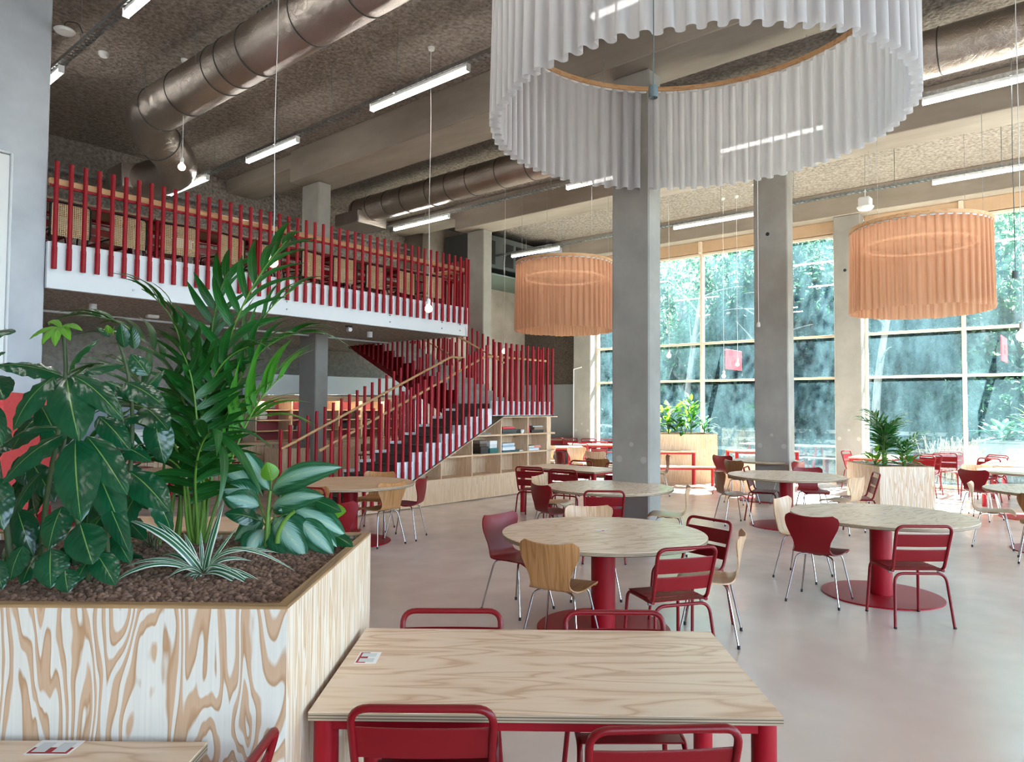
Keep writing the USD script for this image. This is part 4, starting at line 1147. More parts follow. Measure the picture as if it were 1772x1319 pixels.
# ---- games and books in the bookcase
def shelf_item(name, label, cat, u, z, w, d, h, col, col2=None, rz=0):
    t = bthing(name, label, cat, None, u, 9.22, z, rz)
    c1 = plain(f'shelf_{len(used_names)}_a', col, 0.5)
    c2 = plain(f'shelf_{len(used_names)}_b', col2 or col, 0.5)
    part(t, 'box_body' if cat != 'book' else 'cover', bx((-w / 2, w / 2, -d / 2, d / 2, 0, h), ch=0.003), c1, False)
    part(t, 'lid' if cat != 'book' else 'pages', bx((-w / 2 - (.002 if cat != 'book' else -.006), w / 2 + .002, -d / 2 - .002, d / 2 - .004, h * .55, h + .002) if cat != 'book' else (-w / 2 + .004, w / 2 - .004, -d / 2 - .001, d / 2 - .004, .004, h - .004)), c2, False)
    return t


Z1, Z2 = .847, 1.207
shelf_item('game_box', 'black game box at the left of the middle shelf', 'game box', 9.95, Z1, .22, .25, .13, '#15110f', '#241a17')
shelf_item('game_box', 'brown game box with a pale picture stacked on the black box', 'game box', 9.93, Z1 + .134, .20, .23, .11, '#3a2a26', '#7a6a60')
shelf_item('game_box', 'teal game box on the middle shelf', 'game box', 10.22, Z1, .24, .25, .09, '#0f5a56', '#13655f')
shelf_item('game_box', 'pale game box stacked on the teal box', 'game box', 10.22, Z1 + .094, .20, .22, .14, '#cfd3d2', '#e6e6e2')
shelf_item('game_box', 'flat dark teal box at the bottom of the centre pile', 'game box', 10.72, Z1, .52, .26, .035, '#124b4e', '#0e3c40')
shelf_item('game_box', 'white game box in the centre pile', 'game box', 10.66, Z1 + .038, .38, .25, .06, '#e2e6e8', '#d5dde0')
shelf_item('game_box', 'pale blue game box on top of the centre pile', 'game box', 10.65, Z1 + .101, .36, .25, .07, '#9fb5c4', '#c8d4dd')
shelf_item('book', 'dark book lying right of the centre pile', 'book', 11.06, Z1, .14, .2, .03, '#2a2522', '#d8d0c0')
shelf_item('book', 'blue book at the bottom of the right pile', 'book', 11.46, Z1, .34, .24, .05, '#2f78a3', '#d8dde0')
shelf_item('book', 'dark green book in the right pile', 'book', 11.42, Z1 + .052, .24, .22, .05, '#173a38', '#cfd0c8')
shelf_item('book', 'white and red book on the right pile', 'book', 11.58, Z1 + .052, .24, .22, .045, '#e3d9cf', '#d77a6a', 3)
shelf_item('game_box', 'flat grey box under the slope of the upper shelf', 'game box', 9.98, Z2, .30, .24, .03, '#77726c', '#8d8882')
shelf_item('game_box', 'dark grey game box on the upper shelf', 'game box', 10.68, Z2, .44, .26, .085, '#2c3231', '#3a4140')
shelf_item('game_box', 'red game box lying on the dark grey box', 'game box', 10.66, Z2 + .09, .36, .24, .045, '#c22a35', '#d24a50')
shelf_item('game_box', 'small black box with a pale label on the upper shelf', 'game box', 11.0, Z2, .12, .2, .08, '#151515', '#222222')
t = bthing('white_cup', 'small white cup standing on the upper shelf', 'cup', None, 11.09, 9.12, Z2)
part(t, 'bowl', M().lathe([(0.001, 0.0), (.03, 0.0), (.04, .04), (.045, .075), (.041, .075), (.036, .04), (0.001, .01)], 18), white_plain, 40)
part(t, 'handle', M().tube(fillet([(.04, 0, .06), (.065, 0, .06), (.065, 0, .025), (.035, 0, .02)], .015, 3), .005, 6), white_plain, True)
for k, (u, lb, c_, tilt) in enumerate(((11.265, 'teal book standing against the divider on the upper shelf', '#2f7f86', 0), (11.33, 'red book leaning against the teal book', '#c2263a', -10))):
    t = bthing('book', lb, 'book', None, u, 9.22, Z2)
    c1 = plain(f'upright_book_{k}', c_, 0.5)
    part(t, 'cover', bx((-.018, .018, -.11, .11, 0, .24 if k else .2), ch=.003).rot((0, 1, 0), tilt), c1, False)
    part(t, 'pages', bx((-.013, .013, -.108, .112, .004, .243 if k else .203)).rot((0, 1, 0), tilt), white_plain, False)
shelf_item('game_box', 'black box lying right of the red book', 'game box', 11.58, Z2, .40, .24, .06, '#181212', '#241616')
shelf_item('game_box', 'brown patterned box on the upper shelf at the right', 'game box', 11.62, Z2 + .062, .30, .24, .055, '#7b6555', '#8c7463')
shelf_item('book', 'grey blue book on top of the right upper pile', 'book', 11.60, Z2 + .12, .34, .22, .025, '#4f7f8c', '#c8c8c4')

SCH=[(-1.617,2.55,1.83,-1.835,2.5,1.868,0.095,0.1,0.0),(-1.619,2.58,1.836,-1.491,2.55,1.965,0.092,0.15,0.0),(-1.616,2.5,1.828,-1.688,2.4,1.641,0.108,0.12,0.0),(-1.573,2.5,1.826,-1.438,2.36,1.608,0.151,0.1,0.0),(-1.573,2.52,1.833,-1.341,2.45,1.676,0.101,0.14,0.0),(-1.637,2.65,1.835,-1.492,2.72,1.883,0.088,0.12,0.0),(-1.579,2.5,1.625,-1.719,2.4,1.462,0.112,0.1,0.0),(-1.511,2.46,1.613,-1.4,2.32,1.349,0.144,0.08,0.0),(-1.497,2.5,1.619,-1.306,2.42,1.423,0.116,0.1,0.0),(-1.647,2.6,1.641,-1.827,2.55,1.58,0.05,0.2,0.0),(-1.545,2.62,1.529,-1.387,2.55,1.275,0.118,0.06,0.0),(-1.455,2.7,1.478,-1.257,2.62,1.338,0.13,0.12,0.0),(-1.712,2.6,1.487,-1.787,2.55,1.316,0.063,0.1,0.0),(-1.818,2.5,1.475,-1.744,2.45,1.297,0.101,0.1,0.0),(-1.563,2.48,1.376,-1.555,2.4,1.241,0.104,0.08,0.0),(-1.464,2.42,1.329,-1.37,2.34,1.207,0.128,0.06,0.0),(-1.534,2.38,1.249,-1.492,2.32,1.134,0.107,0.06,0.0),(-1.409,2.42,1.232,-1.304,2.36,1.135,0.09,0.1,0.0),(-1.421,2.4,1.203,-1.434,2.36,1.14,0.047,0.1,0.0),(-1.488,2.6,1.404,-1.347,2.52,1.208,0.079,0.1,0.0),(-1.654,2.42,1.25,-1.666,2.38,1.143,0.082,0.1,0.0),(-1.732,2.4,1.209,-1.677,2.36,1.119,0.066,0.1,0.0),(-1.473,2.36,1.187,-1.435,2.32,1.12,0.076,0.1,0.0),(-1.657,2.5,1.204,-1.654,2.42,1.12,0.088,0.1,0.0),(-1.452,2.6,1.258,-1.363,2.56,1.163,0.076,0.1,0.0),(-1.806,2.7,1.336,-1.882,2.72,1.223,0.088,0.1,0.0),(-1.817,2.62,1.347,-1.738,2.6,1.173,0.098,0.1,0.0),(-1.913,2.55,1.968,-1.76,2.5,1.985,0.091,0.1,0.0),(-1.908,2.6,1.835,-1.791,2.5,1.745,0.104,0.1,0.0),(-1.835,2.5,1.729,-1.736,2.42,1.587,0.064,0.1,0.0),(-1.927,2.6,1.899,-1.864,2.6,1.92,0.055,0.1,0.0),(-1.592,2.8,2.002,-1.627,2.76,2.034,0.05,0.1,0.0),(-1.536,2.8,1.956,-1.543,2.78,2.05,0.055,0.06,0.0),(-1.497,2.8,1.952,-1.508,2.8,2.044,0.046,0.05,0.0),(-1.475,2.8,1.751,-1.58,2.74,1.821,0.081,0.1,0.0),(-1.507,2.75,1.817,-1.318,2.7,1.72,0.102,0.1,0.0),(-1.469,2.85,1.849,-1.539,2.85,1.937,0.079,0.1,0.0),(-1.451,2.8,1.687,-1.559,2.75,1.653,0.077,0.1,0.0),(-1.501,2.85,1.732,-1.425,2.9,1.875,0.07,0.1,0.0),(-1.534,2.75,1.575,-1.368,2.7,1.513,0.08,0.1,0.0),(-1.643,2.75,1.463,-1.527,2.8,1.527,0.077,0.1,0.0),(-1.44,2.75,1.398,-1.486,2.7,1.229,0.089,0.08,0.0),(-1.575,2.7,1.687,-1.429,2.66,1.559,0.096,0.1,0.0),(-1.77,2.66,1.73,-1.653,2.62,1.56,0.095,0.1,0.0),(-1.823,2.7,1.51,-1.718,2.68,1.361,0.088,0.1,0.0),(-1.486,2.6,1.331,-1.536,2.55,1.195,0.08,0.1,0.0),(-1.825,2.81,1.147,-1.741,2.798,0.948,0.118,0.1,0.0),(-1.782,2.762,1.688,-1.756,2.732,1.531,0.088,0.1,0.0),(-1.557,2.869,1.489,-1.492,2.926,1.301,0.109,0.1,0.0),(-1.951,2.811,1.523,-1.876,2.786,1.399,0.086,0.1,0.0),(-1.642,2.796,1.477,-1.622,2.706,1.336,0.082,0.1,0.0),(-1.894,2.94,1.457,-1.95,2.874,1.258,0.083,0.1,0.0),(-1.408,2.792,1.683,-1.367,2.801,1.499,0.112,0.1,0.0),(-1.845,2.776,1.479,-1.898,2.85,1.276,0.11,0.1,0.0),(-1.931,2.735,1.385,-1.95,2.781,1.232,0.088,0.1,0.0),(-1.77,2.785,1.454,-1.69,2.921,1.295,0.094,0.1,0.0),(-1.629,2.762,1.355,-1.644,2.772,1.199,0.084,0.1,0.0),(-1.922,2.79,1.46,-2.167,2.891,1.325,0.093,0.1,0.0),(-1.424,2.82,1.376,-1.387,2.92,1.194,0.087,0.1,0.0),(-1.923,2.822,1.479,-2.008,2.856,1.249,0.108,0.1,0.0),(-1.832,2.763,1.692,-1.888,2.684,1.557,0.117,0.1,0.0),(-1.734,2.848,1.309,-1.861,2.784,1.212,0.082,0.1,0.0),(-1.967,2.88,1.237,-2.049,2.865,1.04,0.108,0.1,0.0),(-1.823,2.725,1.418,-1.921,2.701,1.3,0.083,0.1,0.0),(-1.825,2.891,1.742,-1.838,2.795,1.546,0.122,0.1,0.0),(-1.613,2.938,1.268,-1.423,2.783,1.202,0.088,0.1,0.0),(-1.538,2.839,1.528,-1.645,2.935,1.348,0.119,0.1,0.0),(-1.555,2.882,1.138,-1.455,2.795,1.002,0.109,0.1,0.0),(-1.971,2.838,1.597,-2.02,2.711,1.518,0.092,0.1,0.0),(-1.922,2.781,1.269,-1.977,2.865,1.095,0.12,0.1,0.0),(-1.58,2.765,1.696,-1.498,2.915,1.542,0.085,0.1,0.0),(-1.702,2.84,1.199,-1.792,2.749,1.073,0.081,0.1,0.0),(-1.955,2.837,1.483,-2.149,2.917,1.281,0.104,0.1,0.0),(-1.675,2.825,1.24,-1.614,2.724,1.031,0.109,0.1,0.0),(-1.506,2.886,1.718,-1.304,2.696,1.632,0.116,0.1,0.0),(-2.107,2.941,1.645,-2.112,2.856,1.486,0.119,0.1,0.0),(-1.716,2.781,1.224,-1.668,2.854,1.018,0.08,0.1,0.0),(-1.611,2.889,1.478,-1.615,2.924,1.254,0.116,0.1,0.0),(-2.006,2.823,1.571,-2.166,2.896,1.361,0.119,0.1,0.0),(-1.649,2.768,1.689,-1.745,2.74,1.557,0.077,0.1,0.0)]
SCY=[(-1.628,2.55,2.008,-1.712,2.5,1.959,0.037,0.2,1.0),(-1.628,2.55,2.008,-1.639,2.46,1.937,0.037,0.2,1.0),(-1.628,2.55,2.008,-1.593,2.46,1.931,0.037,0.2,1.0),(-1.628,2.55,2.008,-1.552,2.48,1.954,0.035,0.2,1.0),(-1.628,2.55,2.008,-1.522,2.5,1.991,0.033,0.2,1.0),(-1.635,2.56,2.009,-1.628,2.62,2.018,0.025,0.2,1.0),(-1.635,2.56,2.009,-1.74,2.65,2.029,0.03,0.2,1.0),(-1.585,2.78,2.009,-1.586,2.76,2.043,0.032,0.1,1.0),(-1.572,2.78,2.0,-1.555,2.76,2.041,0.023,0.1,1.0)]
AGL=[(-1.074,3.187,1.351,-0.722,3.03,1.47,0.132,0.16,0.0),(-1.102,3.24,1.345,-1.263,3.344,1.524,0.091,0.05,0.0),(-1.059,3.156,1.281,-0.791,3.01,1.349,0.124,0.16,0.0),(-1.085,3.219,1.391,-1.108,3.219,1.475,0.082,0.02,1.0),(-0.978,3.114,1.219,-0.984,3.093,1.365,0.059,0.02,1.0),(-1.032,3.114,1.242,-0.856,2.978,1.101,0.187,0.14,0.0),(-1.076,3.114,1.191,-1.111,3.01,1.105,0.149,0.16,0.0),(-0.924,3.093,1.236,-0.74,2.989,1.104,0.116,0.14,0.0),(-0.942,3.135,1.252,-0.744,3.051,1.128,0.112,0.14,0.0),(-0.959,3.156,1.276,-0.715,3.083,1.172,0.139,0.14,0.0),(-0.864,3.135,1.315,-0.734,3.083,1.273,0.066,0.1,2.0),(-0.839,3.187,1.252,-0.726,3.135,1.268,0.081,0.1,1.0),(-0.763,3.093,1.169,-0.67,3.03,1.135,0.055,0.1,2.0),(-1.127,3.187,1.281,-1.259,3.135,1.328,0.121,0.14,0.0),(-1.154,3.24,1.3,-1.332,3.26,1.357,0.159,0.14,0.0),(-1.184,3.292,1.346,-1.352,3.344,1.442,0.148,0.1,0.0),(-1.107,3.135,1.225,-1.242,3.083,1.263,0.079,0.2,2.0),(-0.959,3.114,1.27,-0.997,3.051,1.281,0.059,0.2,0.0),(-1.128,3.24,1.224,-1.258,3.24,1.119,0.117,0.1,0.0),(-1.072,3.344,1.33,-1.022,3.448,1.34,0.108,0.1,0.0),(-0.889,3.187,1.157,-0.747,3.135,1.124,0.087,0.1,0.0)]
DRA=[(-1.16,2.681,1.105,-1.477,2.725,1.293,0.033,0.22,0.0),(-1.169,2.703,1.1,-1.378,2.78,1.276,0.031,0.15,0.0),(-1.153,2.681,1.105,-1.09,2.703,1.37,0.031,0.04,0.0),(-1.152,2.692,1.103,-1.054,2.747,1.263,0.018,0.05,0.0),(-1.145,2.681,1.105,-0.852,2.616,1.192,0.026,0.25,0.0),(-1.14,2.671,1.108,-0.785,2.616,1.123,0.019,0.38,0.0),(-1.137,2.66,1.106,-0.851,2.572,1.064,0.023,0.22,0.0),(-1.137,2.66,1.106,-0.879,2.54,1.06,0.028,0.25,0.0),(-1.135,2.649,1.109,-0.888,2.529,1.049,0.023,0.2,0.0),(-1.148,2.649,1.107,-1.134,2.551,1.038,0.028,0.3,0.0),(-1.157,2.66,1.106,-1.207,2.594,1.075,0.024,0.3,0.0),(-1.157,2.66,1.11,-1.466,2.551,1.058,0.026,0.3,0.0),(-1.166,2.681,1.105,-1.442,2.638,1.124,0.02,0.25,0.0),(-1.16,2.692,1.103,-1.187,2.725,1.255,0.015,0.03,0.0),(-1.167,2.692,1.103,-1.276,2.78,1.234,0.02,0.08,0.0),(-1.168,2.725,1.095,-1.005,2.78,1.124,0.022,0.3,0.0),(-1.183,2.725,1.095,-1.375,2.812,1.137,0.023,0.25,0.0),(-1.135,2.638,1.116,-0.965,2.572,1.111,0.021,0.3,0.0),(-1.141,2.638,1.115,-1.235,2.572,1.109,0.019,0.35,0.0)]
SPI=[(-1.553,3.127,1.081,-1.563,2.995,1.142,0.008,0.2,0.0),(-1.572,3.139,1.078,-1.515,3.001,1.201,0.009,0.2,0.0),(-1.561,3.127,1.08,-1.612,3.169,1.171,0.009,0.2,0.0),(-1.561,3.136,1.079,-1.445,3.049,1.125,0.009,0.2,0.0),(-1.553,3.105,1.085,-1.732,3.211,1.093,0.009,0.2,0.0),(-1.532,3.082,1.09,-1.557,3.161,1.172,0.009,0.2,0.0),(-1.57,3.155,1.075,-1.533,3.026,1.167,0.009,0.2,0.0),(-1.56,3.138,1.078,-1.485,3.029,1.18,0.009,0.2,0.0),(-1.565,3.146,1.077,-1.458,3.086,1.16,0.009,0.2,0.0),(-1.578,3.148,1.076,-1.459,3.076,1.188,0.009,0.2,0.0),(-1.544,3.103,1.085,-1.605,3.205,1.142,0.009,0.2,0.0),(-1.562,3.129,1.08,-1.566,3.023,1.186,0.009,0.2,0.0),(-1.554,3.125,1.081,-1.697,3.219,1.141,0.009,0.2,0.0),(-1.581,3.157,1.074,-1.654,3.138,1.167,0.009,0.2,0.0),(-1.562,3.143,1.077,-1.456,2.985,1.234,0.009,0.2,0.0),(-1.551,3.097,1.087,-1.623,3.202,1.134,0.009,0.2,0.0),(-1.57,3.148,1.076,-1.685,3.231,1.106,0.009,0.2,0.0),(-1.563,3.136,1.078,-1.45,2.984,1.176,0.008,0.2,0.0),(-1.561,3.134,1.079,-1.532,3.151,1.158,0.009,0.2,0.0),(-1.562,3.12,1.082,-1.495,3.004,1.207,0.008,0.2,0.0),(-1.546,3.111,1.084,-1.491,2.975,1.211,0.008,0.2,0.0),(-1.547,3.111,1.084,-1.529,3.073,1.171,0.009,0.2,0.0)]
FRD=[[(-1.417,3.245,1.117),(-1.409,3.245,1.576),(-1.317,3.212,1.945),(-1.18,3.146,2.226),(-0.975,3.058,2.461)],[(-1.444,3.245,1.117),(-1.482,3.278,1.574),(-1.58,3.3,1.868),(-1.733,3.3,2.043),(-1.952,3.3,2.142)],[(-1.45,3.278,1.111),(-1.471,3.3,1.573),(-1.496,3.245,1.893),(-1.561,3.19,2.152),(-1.652,3.135,2.247)],[(-1.409,3.267,1.113),(-1.369,3.278,1.495),(-1.3,3.278,1.762),(-1.17,3.278,1.977),(-0.957,3.278,2.073)],[(-1.391,3.245,1.104),(-1.331,3.278,1.363),(-1.264,3.3,1.575),(-1.187,3.3,1.736),(-1.068,3.3,1.872)],[(-1.432,3.19,1.114),(-1.429,3.102,1.406),(-1.462,3.014,1.623),(-1.54,2.97,1.721),(-1.635,2.948,1.66)],[(-1.434,3.278,1.111),(-1.439,3.3,1.573),(-1.428,3.322,1.898),(-1.393,3.3,2.168),(-1.312,3.245,2.348)],[(-1.401,3.19,1.115),(-1.377,3.102,1.357),(-1.315,2.992,1.539),(-1.248,2.926,1.615),(-1.181,2.86,1.583)],[(-1.438,3.322,1.103),(-1.385,3.355,1.517),(-1.312,3.41,1.875),(-1.228,3.432,2.13),(-1.072,3.465,2.306)],[(-1.486,3.322,1.089),(-1.613,3.388,1.486),(-1.758,3.432,1.761),(-1.881,3.465,1.902),(-2.033,3.498,1.903)],[(-1.409,3.245,1.104),(-1.371,3.168,1.374),(-1.37,3.08,1.684),(-1.379,3.036,1.858),(-1.411,2.992,1.978)],[(-1.428,3.3,1.094),(-1.41,3.322,1.33),(-1.362,3.344,1.545),(-1.273,3.355,1.654),(-1.137,3.355,1.682)],[(-1.44,3.267,1.1),(-1.415,3.223,1.42),(-1.379,3.168,1.734),(-1.28,3.124,1.914),(-1.15,3.08,1.987)],[(-1.421,3.212,1.11),(-1.42,3.124,1.354),(-1.445,3.036,1.487),(-1.486,2.97,1.516),(-1.535,2.926,1.483)]]
STM={'sch':[[(-1.719,2.62,1.074),(-1.704,2.6,1.309),(-1.638,2.56,1.622),(-1.61,2.55,1.83),(-1.628,2.55,2.008)],[(-1.512,2.55,1.093),(-1.519,2.5,1.316),(-1.551,2.5,1.386),(-1.599,2.54,1.606)],[(-1.515,2.8,1.076),(-1.481,2.76,1.463),(-1.502,2.8,1.732),(-1.562,2.8,1.984)],[(-1.78,2.55,1.081),(-1.808,2.55,1.316),(-1.872,2.55,1.687),(-1.899,2.56,1.938)],[(-1.718,2.58,1.084),(-1.669,2.52,1.2),(-1.612,2.46,1.252)],[(-1.469,2.6,1.091),(-1.444,2.55,1.236),(-1.498,2.6,1.394)]],'agl':[[(-1.043,3.05,1.131),(-1.042,3.05,1.242),(-1.036,3.06,1.364)],[(-0.982,3.0,1.153),(-0.959,3.0,1.238),(-0.912,3.0,1.287)]]}

# ================================================================== PLANTERS AND PLANTS
def planter(label, x0, x1, y0, y1, h, rimw=.035, front=None, side=None, soil=.04):
    t = thing('planter', label, 'planter', ((x0 + x1) / 2, (y0 + y1) / 2, 0))
    a, b = (x1 - x0) / 2, (y1 - y0) / 2
    front, side = front or ply_v, side or ply_vf
    part(t, 'front_panel', M().box((-a, -b, 0), (a, -b + .018, h - .006)), front, False)
    part(t, 'rear_panel', M().box((-a, b - .018, 0), (a, b, h - .006)), front, False)
    part(t, 'side_panel', M().box((a - .018, -b + .018, 0), (a, b - .018, h - .006)), side, False)
    part(t, 'side_panel', M().box((-a, -b + .018, 0), (-a + .018, b - .018, h - .006)), side, False)
    r = rimw
    for nm, mt, pts in (('rim_board', oak, [(-a, -b), (a, -b), (a - r, -b + r), (-a + r, -b + r)]), ('rim_board', oak, [(-a, b), (-a + r, b - r), (a - r, b - r), (a, b)]),
                        ('rim_board', oak_y, [(a, -b), (a, b), (a - r, b - r), (a - r, -b + r)]), ('rim_board', oak_y, [(-a, -b), (-a + r, -b + r), (-a + r, b - r), (-a, b)])):
        part(t, nm, M().prism(pts, h - .006, h + .004), mt, False)
    part(t, 'soil', M().box((-a + .018, -b + .018, h - soil - .15), (a - .018, b - .018, h - soil)), soil_mat, False)
    return t


soil_mat = noisy('dark_soil', '#2c211b', '#463529', 30, 0.95)
clay = mat('clay_pebble', {'oi': ('object_info', {}), 'n': ('noise_texture', {'scale': 90.0}), 'tc': ('texture_coordinate', {}), 'a': ('math', {'math_type': 'add'}), 'm': ('math', {'math_type': 'multiply', 'value2': 0.5}),
                           'r': ('rgb_ramp', {'ramp': [(0.15, lin('#4f3b31')), (0.5, lin('#75594a')), (0.85, lin('#9a7a66'))]}), 'p': ('principled_bsdf', {'roughness': 0.85})},
           [('tc.object', 'n.vector'), ('oi.random', 'a.value1'), ('n.fac', 'a.value2'), ('a.value', 'm.value1'), ('m.value', 'r.fac'), ('r.color', 'p.base_color')], 'p.BSDF')

planter('big pine plywood planter in the left foreground', -2.45, -.667, 2.14, 3.39, 1.128)
planter('low pale planter with a palm right of the middle round table', 6.02, 6.92, 11.62, 12.75, .80, front=ply_vf, side=ply_vf)
planter('tall tan planter with sunlit plants beyond the big centre column', 3.1, 4.80, 16.55, 17.7, 1.13, front=ply_tan, side=ply_tan)
planter('far tan planter low behind the middle round table', 4.55, 5.7, 14.75, 15.3, .62, front=ply_tan, side=ply_tan)

# clay pebbles of the big planter: nobody could count them
pi = UsdGeom.PointInstancer.Define(stage, uname('/World', 'clay_pebbles'))
tag(pi.GetPrim(), 'brown clay pebbles covering the soil of the big foreground planter', 'pebbles', None, 'stuff')
targets = []
for k in range(4):
    s = trimesh.creation.icosphere(1, 1.0)
    s.vertices *= (1 + 0.22 * (meshkit.noise(s.vertices * 1.7 + k * 9) - .5)[:, None]) * np.array([1.15, 1.0, .82])
    part(pi.GetPrim(), 'pebble', s, clay, True)
    targets.append(sorted(x.GetPath() for x in pi.GetPrim().GetChildren())[-1])
pi.CreatePrototypesRel().SetTargets(targets)
g = np.stack(np.meshgrid(np.arange(-2.05, -.70, .0190), np.arange(2.18, 3.36, .0190), indexing='ij'), -1).reshape(-1, 2)
g = np.vstack([g, g + .0095])
g += RNG.normal(0, .003, g.shape)
g = g[(g[:, 0] < -.708) & (g[:, 1] > 2.183) & (g[:, 1] < 3.35)]
n_ = len(g)
zc_ = 1.088 + RNG.uniform(-.004, .010, n_) + .012 * meshkit.noise(np.c_[g * 5, np.zeros(n_)])
from pxr import Vt
pi.CreatePositionsAttr(Vt.Vec3fArray.FromNumpy(np.c_[g, zc_].astype(np.float32)))
pi.CreateProtoIndicesAttr(Vt.IntArray.FromNumpy(RNG.integers(0, 4, n_).astype(np.int32)))
sc_ = RNG.uniform(.0085, .0130, n_)
pi.CreateScalesAttr(Vt.Vec3fArray.FromNumpy(np.c_[sc_, sc_, sc_].astype(np.float32)))
q_ = RNG.normal(0, 1, (n_, 4)); q_ /= np.linalg.norm(q_, axis=1, keepdims=True)
pi.CreateOrientationsAttr(Vt.QuathArray([Gf.Quath(float(a), float(b), float(c), float(d)) for a, b, c, d in q_]))


# ---- leaf materials: uv runs 0..1 across and 0..1 from stalk to tip
def leafmat(name, base, vein, rough=.3, trans=.25, tcol=None, vw=.03, laterals=8.0, lat=.35, coat=.3):
    nodes = {'uv': ('uvmap', {'attribute': 'st'}), 's': ('separate_xyz', {}), 'c': ('math', {'math_type': 'subtract', 'value2': .5}), 'ab': ('math', {'math_type': 'absolute'}),
             'mid': ('map_range', {'from_min': vw, 'from_max': vw * .4, 'to_min': 0.0, 'to_max': 1.0, 'clamp': True}),
             'l1': ('math', {'math_type': 'multiply', 'value2': laterals}), 'l2': ('math', {'math_type': 'multiply', 'value2': laterals * .55}), 'l3': ('math', {'math_type': 'subtract'}), 'l4': ('math', {'math_type': 'pingpong', 'value2': .5}),
             'lv': ('map_range', {'from_min': .07, 'from_max': .0, 'to_min': 0.0, 'to_max': lat, 'clamp': True}), 'mxv': ('math', {'math_type': 'maximum'}),
             'tc': ('texture_coordinate', {}), 'n': ('noise_texture', {'scale': 9.0, 'detail': 2.0}), 'r': ('rgb_ramp', {'ramp': [(.3, tuple(x * .7 for x in lin(base))), (.7, tuple(min(1, x * 1.3) for x in lin(base)))]}),
             'mx': ('mix', {'mix_type': 'mix', 'color2': lin(vein)}), 'p': ('principled_bsdf', {'roughness': rough, 'coat_weight': coat, 'coat_roughness': .2}),
             'bm': ('bump', {'strength': .35, 'distance': .004, 'invert': True}),
             't': ('translucent_bsdf', {'color': lin(tcol or vein)}), 'ms': ('mix_closure', {'fac': trans})}
    links = [('uv.UV', 's.vector'), ('s.x', 'c.value1'), ('c.value', 'ab.value1'), ('ab.value', 'mid.value'), ('s.y', 'l1.value1'), ('ab.value', 'l2.value1'), ('l1.value', 'l3.value1'), ('l2.value', 'l3.value2'), ('l3.value', 'l4.value1'),
             ('l4.value', 'lv.value'), ('mid.result', 'mxv.value1'), ('lv.result', 'mxv.value2'), ('tc.object', 'n.vector'), ('n.fac', 'r.fac'), ('r.color', 'mx.color1'), ('mxv.value', 'mx.fac'), ('mx.color', 'p.base_color'),
             ('l4.value', 'bm.height'), ('bm.normal', 'p.normal'), ('p.BSDF', 'ms.closure1'), ('t.BSDF', 'ms.closure2')]
    return mat(name, nodes, links, 'ms.closure')


def stripemat(name, stops, rough=.35, noise=0.0, slant=0.0, trans=.15, nscale=22.0, tcol='#5d9a5a'):
    """Colour by distance from the midrib (0) to the margin (1), with a feathered edge when noise > 0."""
    nodes = {'uv': ('uvmap', {'attribute': 'st'}), 's': ('separate_xyz', {}), 'c': ('math', {'math_type': 'subtract', 'value2': .5}), 'ab': ('math', {'math_type': 'absolute'}), 'd': ('math', {'math_type': 'multiply', 'value2': 2.0}),
             'sl': ('math', {'math_type': 'multiply', 'value2': slant}), 'y2': ('math', {'math_type': 'subtract'}), 'cx': ('combine_xyz', {'z': 0.3}), 'd2': ('math', {'math_type': 'multiply', 'value2': .06}),
             'tc': ('object_info', {}), 'n': ('noise_texture', {'scale': nscale, 'detail': 2.0}), 'nm': ('math', {'math_type': 'multiply_add', 'value2': noise, 'value3': -noise / 2}), 'a': ('math', {'math_type': 'add'}),
             'r': ('rgb_ramp', {'ramp': [(p, lin(c)) for p, c in stops]}), 'p': ('principled_bsdf', {'roughness': rough, 'coat_weight': .15}), 't': ('translucent_bsdf', {'color': lin(tcol)}), 'ms': ('mix_closure', {'fac': trans})}
    links = [('uv.UV', 's.vector'), ('s.x', 'c.value1'), ('c.value', 'ab.value1'), ('ab.value', 'd.value1'), ('d.value', 'sl.value1'), ('s.y', 'y2.value1'), ('sl.value', 'y2.value2'), ('y2.value', 'cx.x'), ('s.x', 'd2.value1'), ('d2.value', 'cx.y'), ('tc.random', 'cx.z'),
             ('cx.vector', 'n.vector'), ('n.fac', 'nm.value1'), ('d.value', 'a.value1'), ('nm.value', 'a.value2'), ('a.value', 'r.fac'), ('r.color', 'p.base_color'), ('p.BSDF', 'ms.closure1'), ('t.BSDF', 'ms.closure2')]
    return mat(name, nodes, links, 'ms.closure')


leaf_dark = leafmat('umbrella_leaf', '#0d4429', '#7d9c52', .22, .14, '#3f8a2a', laterals=8.0, lat=.06, vw=.022, coat=.6)
leaf_young = leafmat('young_leaf', '#5f9a2c', '#a8c860', .4, .35, '#8cc63f')
palm_green = leafmat('palm_leaflet', '#154f1c', '#2f6a2a', .34, .14, '#4a8a2a', vw=.06, lat=0.0, coat=.15)
palm_light = leafmat('pale_palm_leaflet', '#34751e', '#5a9430', .4, .28, '#8cc63f', vw=.06, lat=0.0, coat=.1)
silver = stripemat('silvery_leaf', [(0.0, '#c4dcc0'), (.05, '#a9ccbb'), (.36, '#8fbcae'), (.48, '#2a6647'), (.62, '#174a30'), (.8, '#3a7a58'), (.9, '#1b5034'), (1.0, '#174a2e')], .3, .7, .9, nscale=30.0)
striped = stripemat('white_edged_leaf', [(0.0, '#e6ece0'), (.07, '#dfe8da'), (.14, '#2f6b45'), (.62, '#245a3a'), (.74, '#dfe8d8'), (1.0, '#eef2e8')], .35, .0, 0, .15)
grass_dark = stripemat('tan_edged_leaf', [(0.0, '#2a3a26'), (.5, '#26331f'), (.7, '#a08a6c'), (1.0, '#b59c7c')], .5)
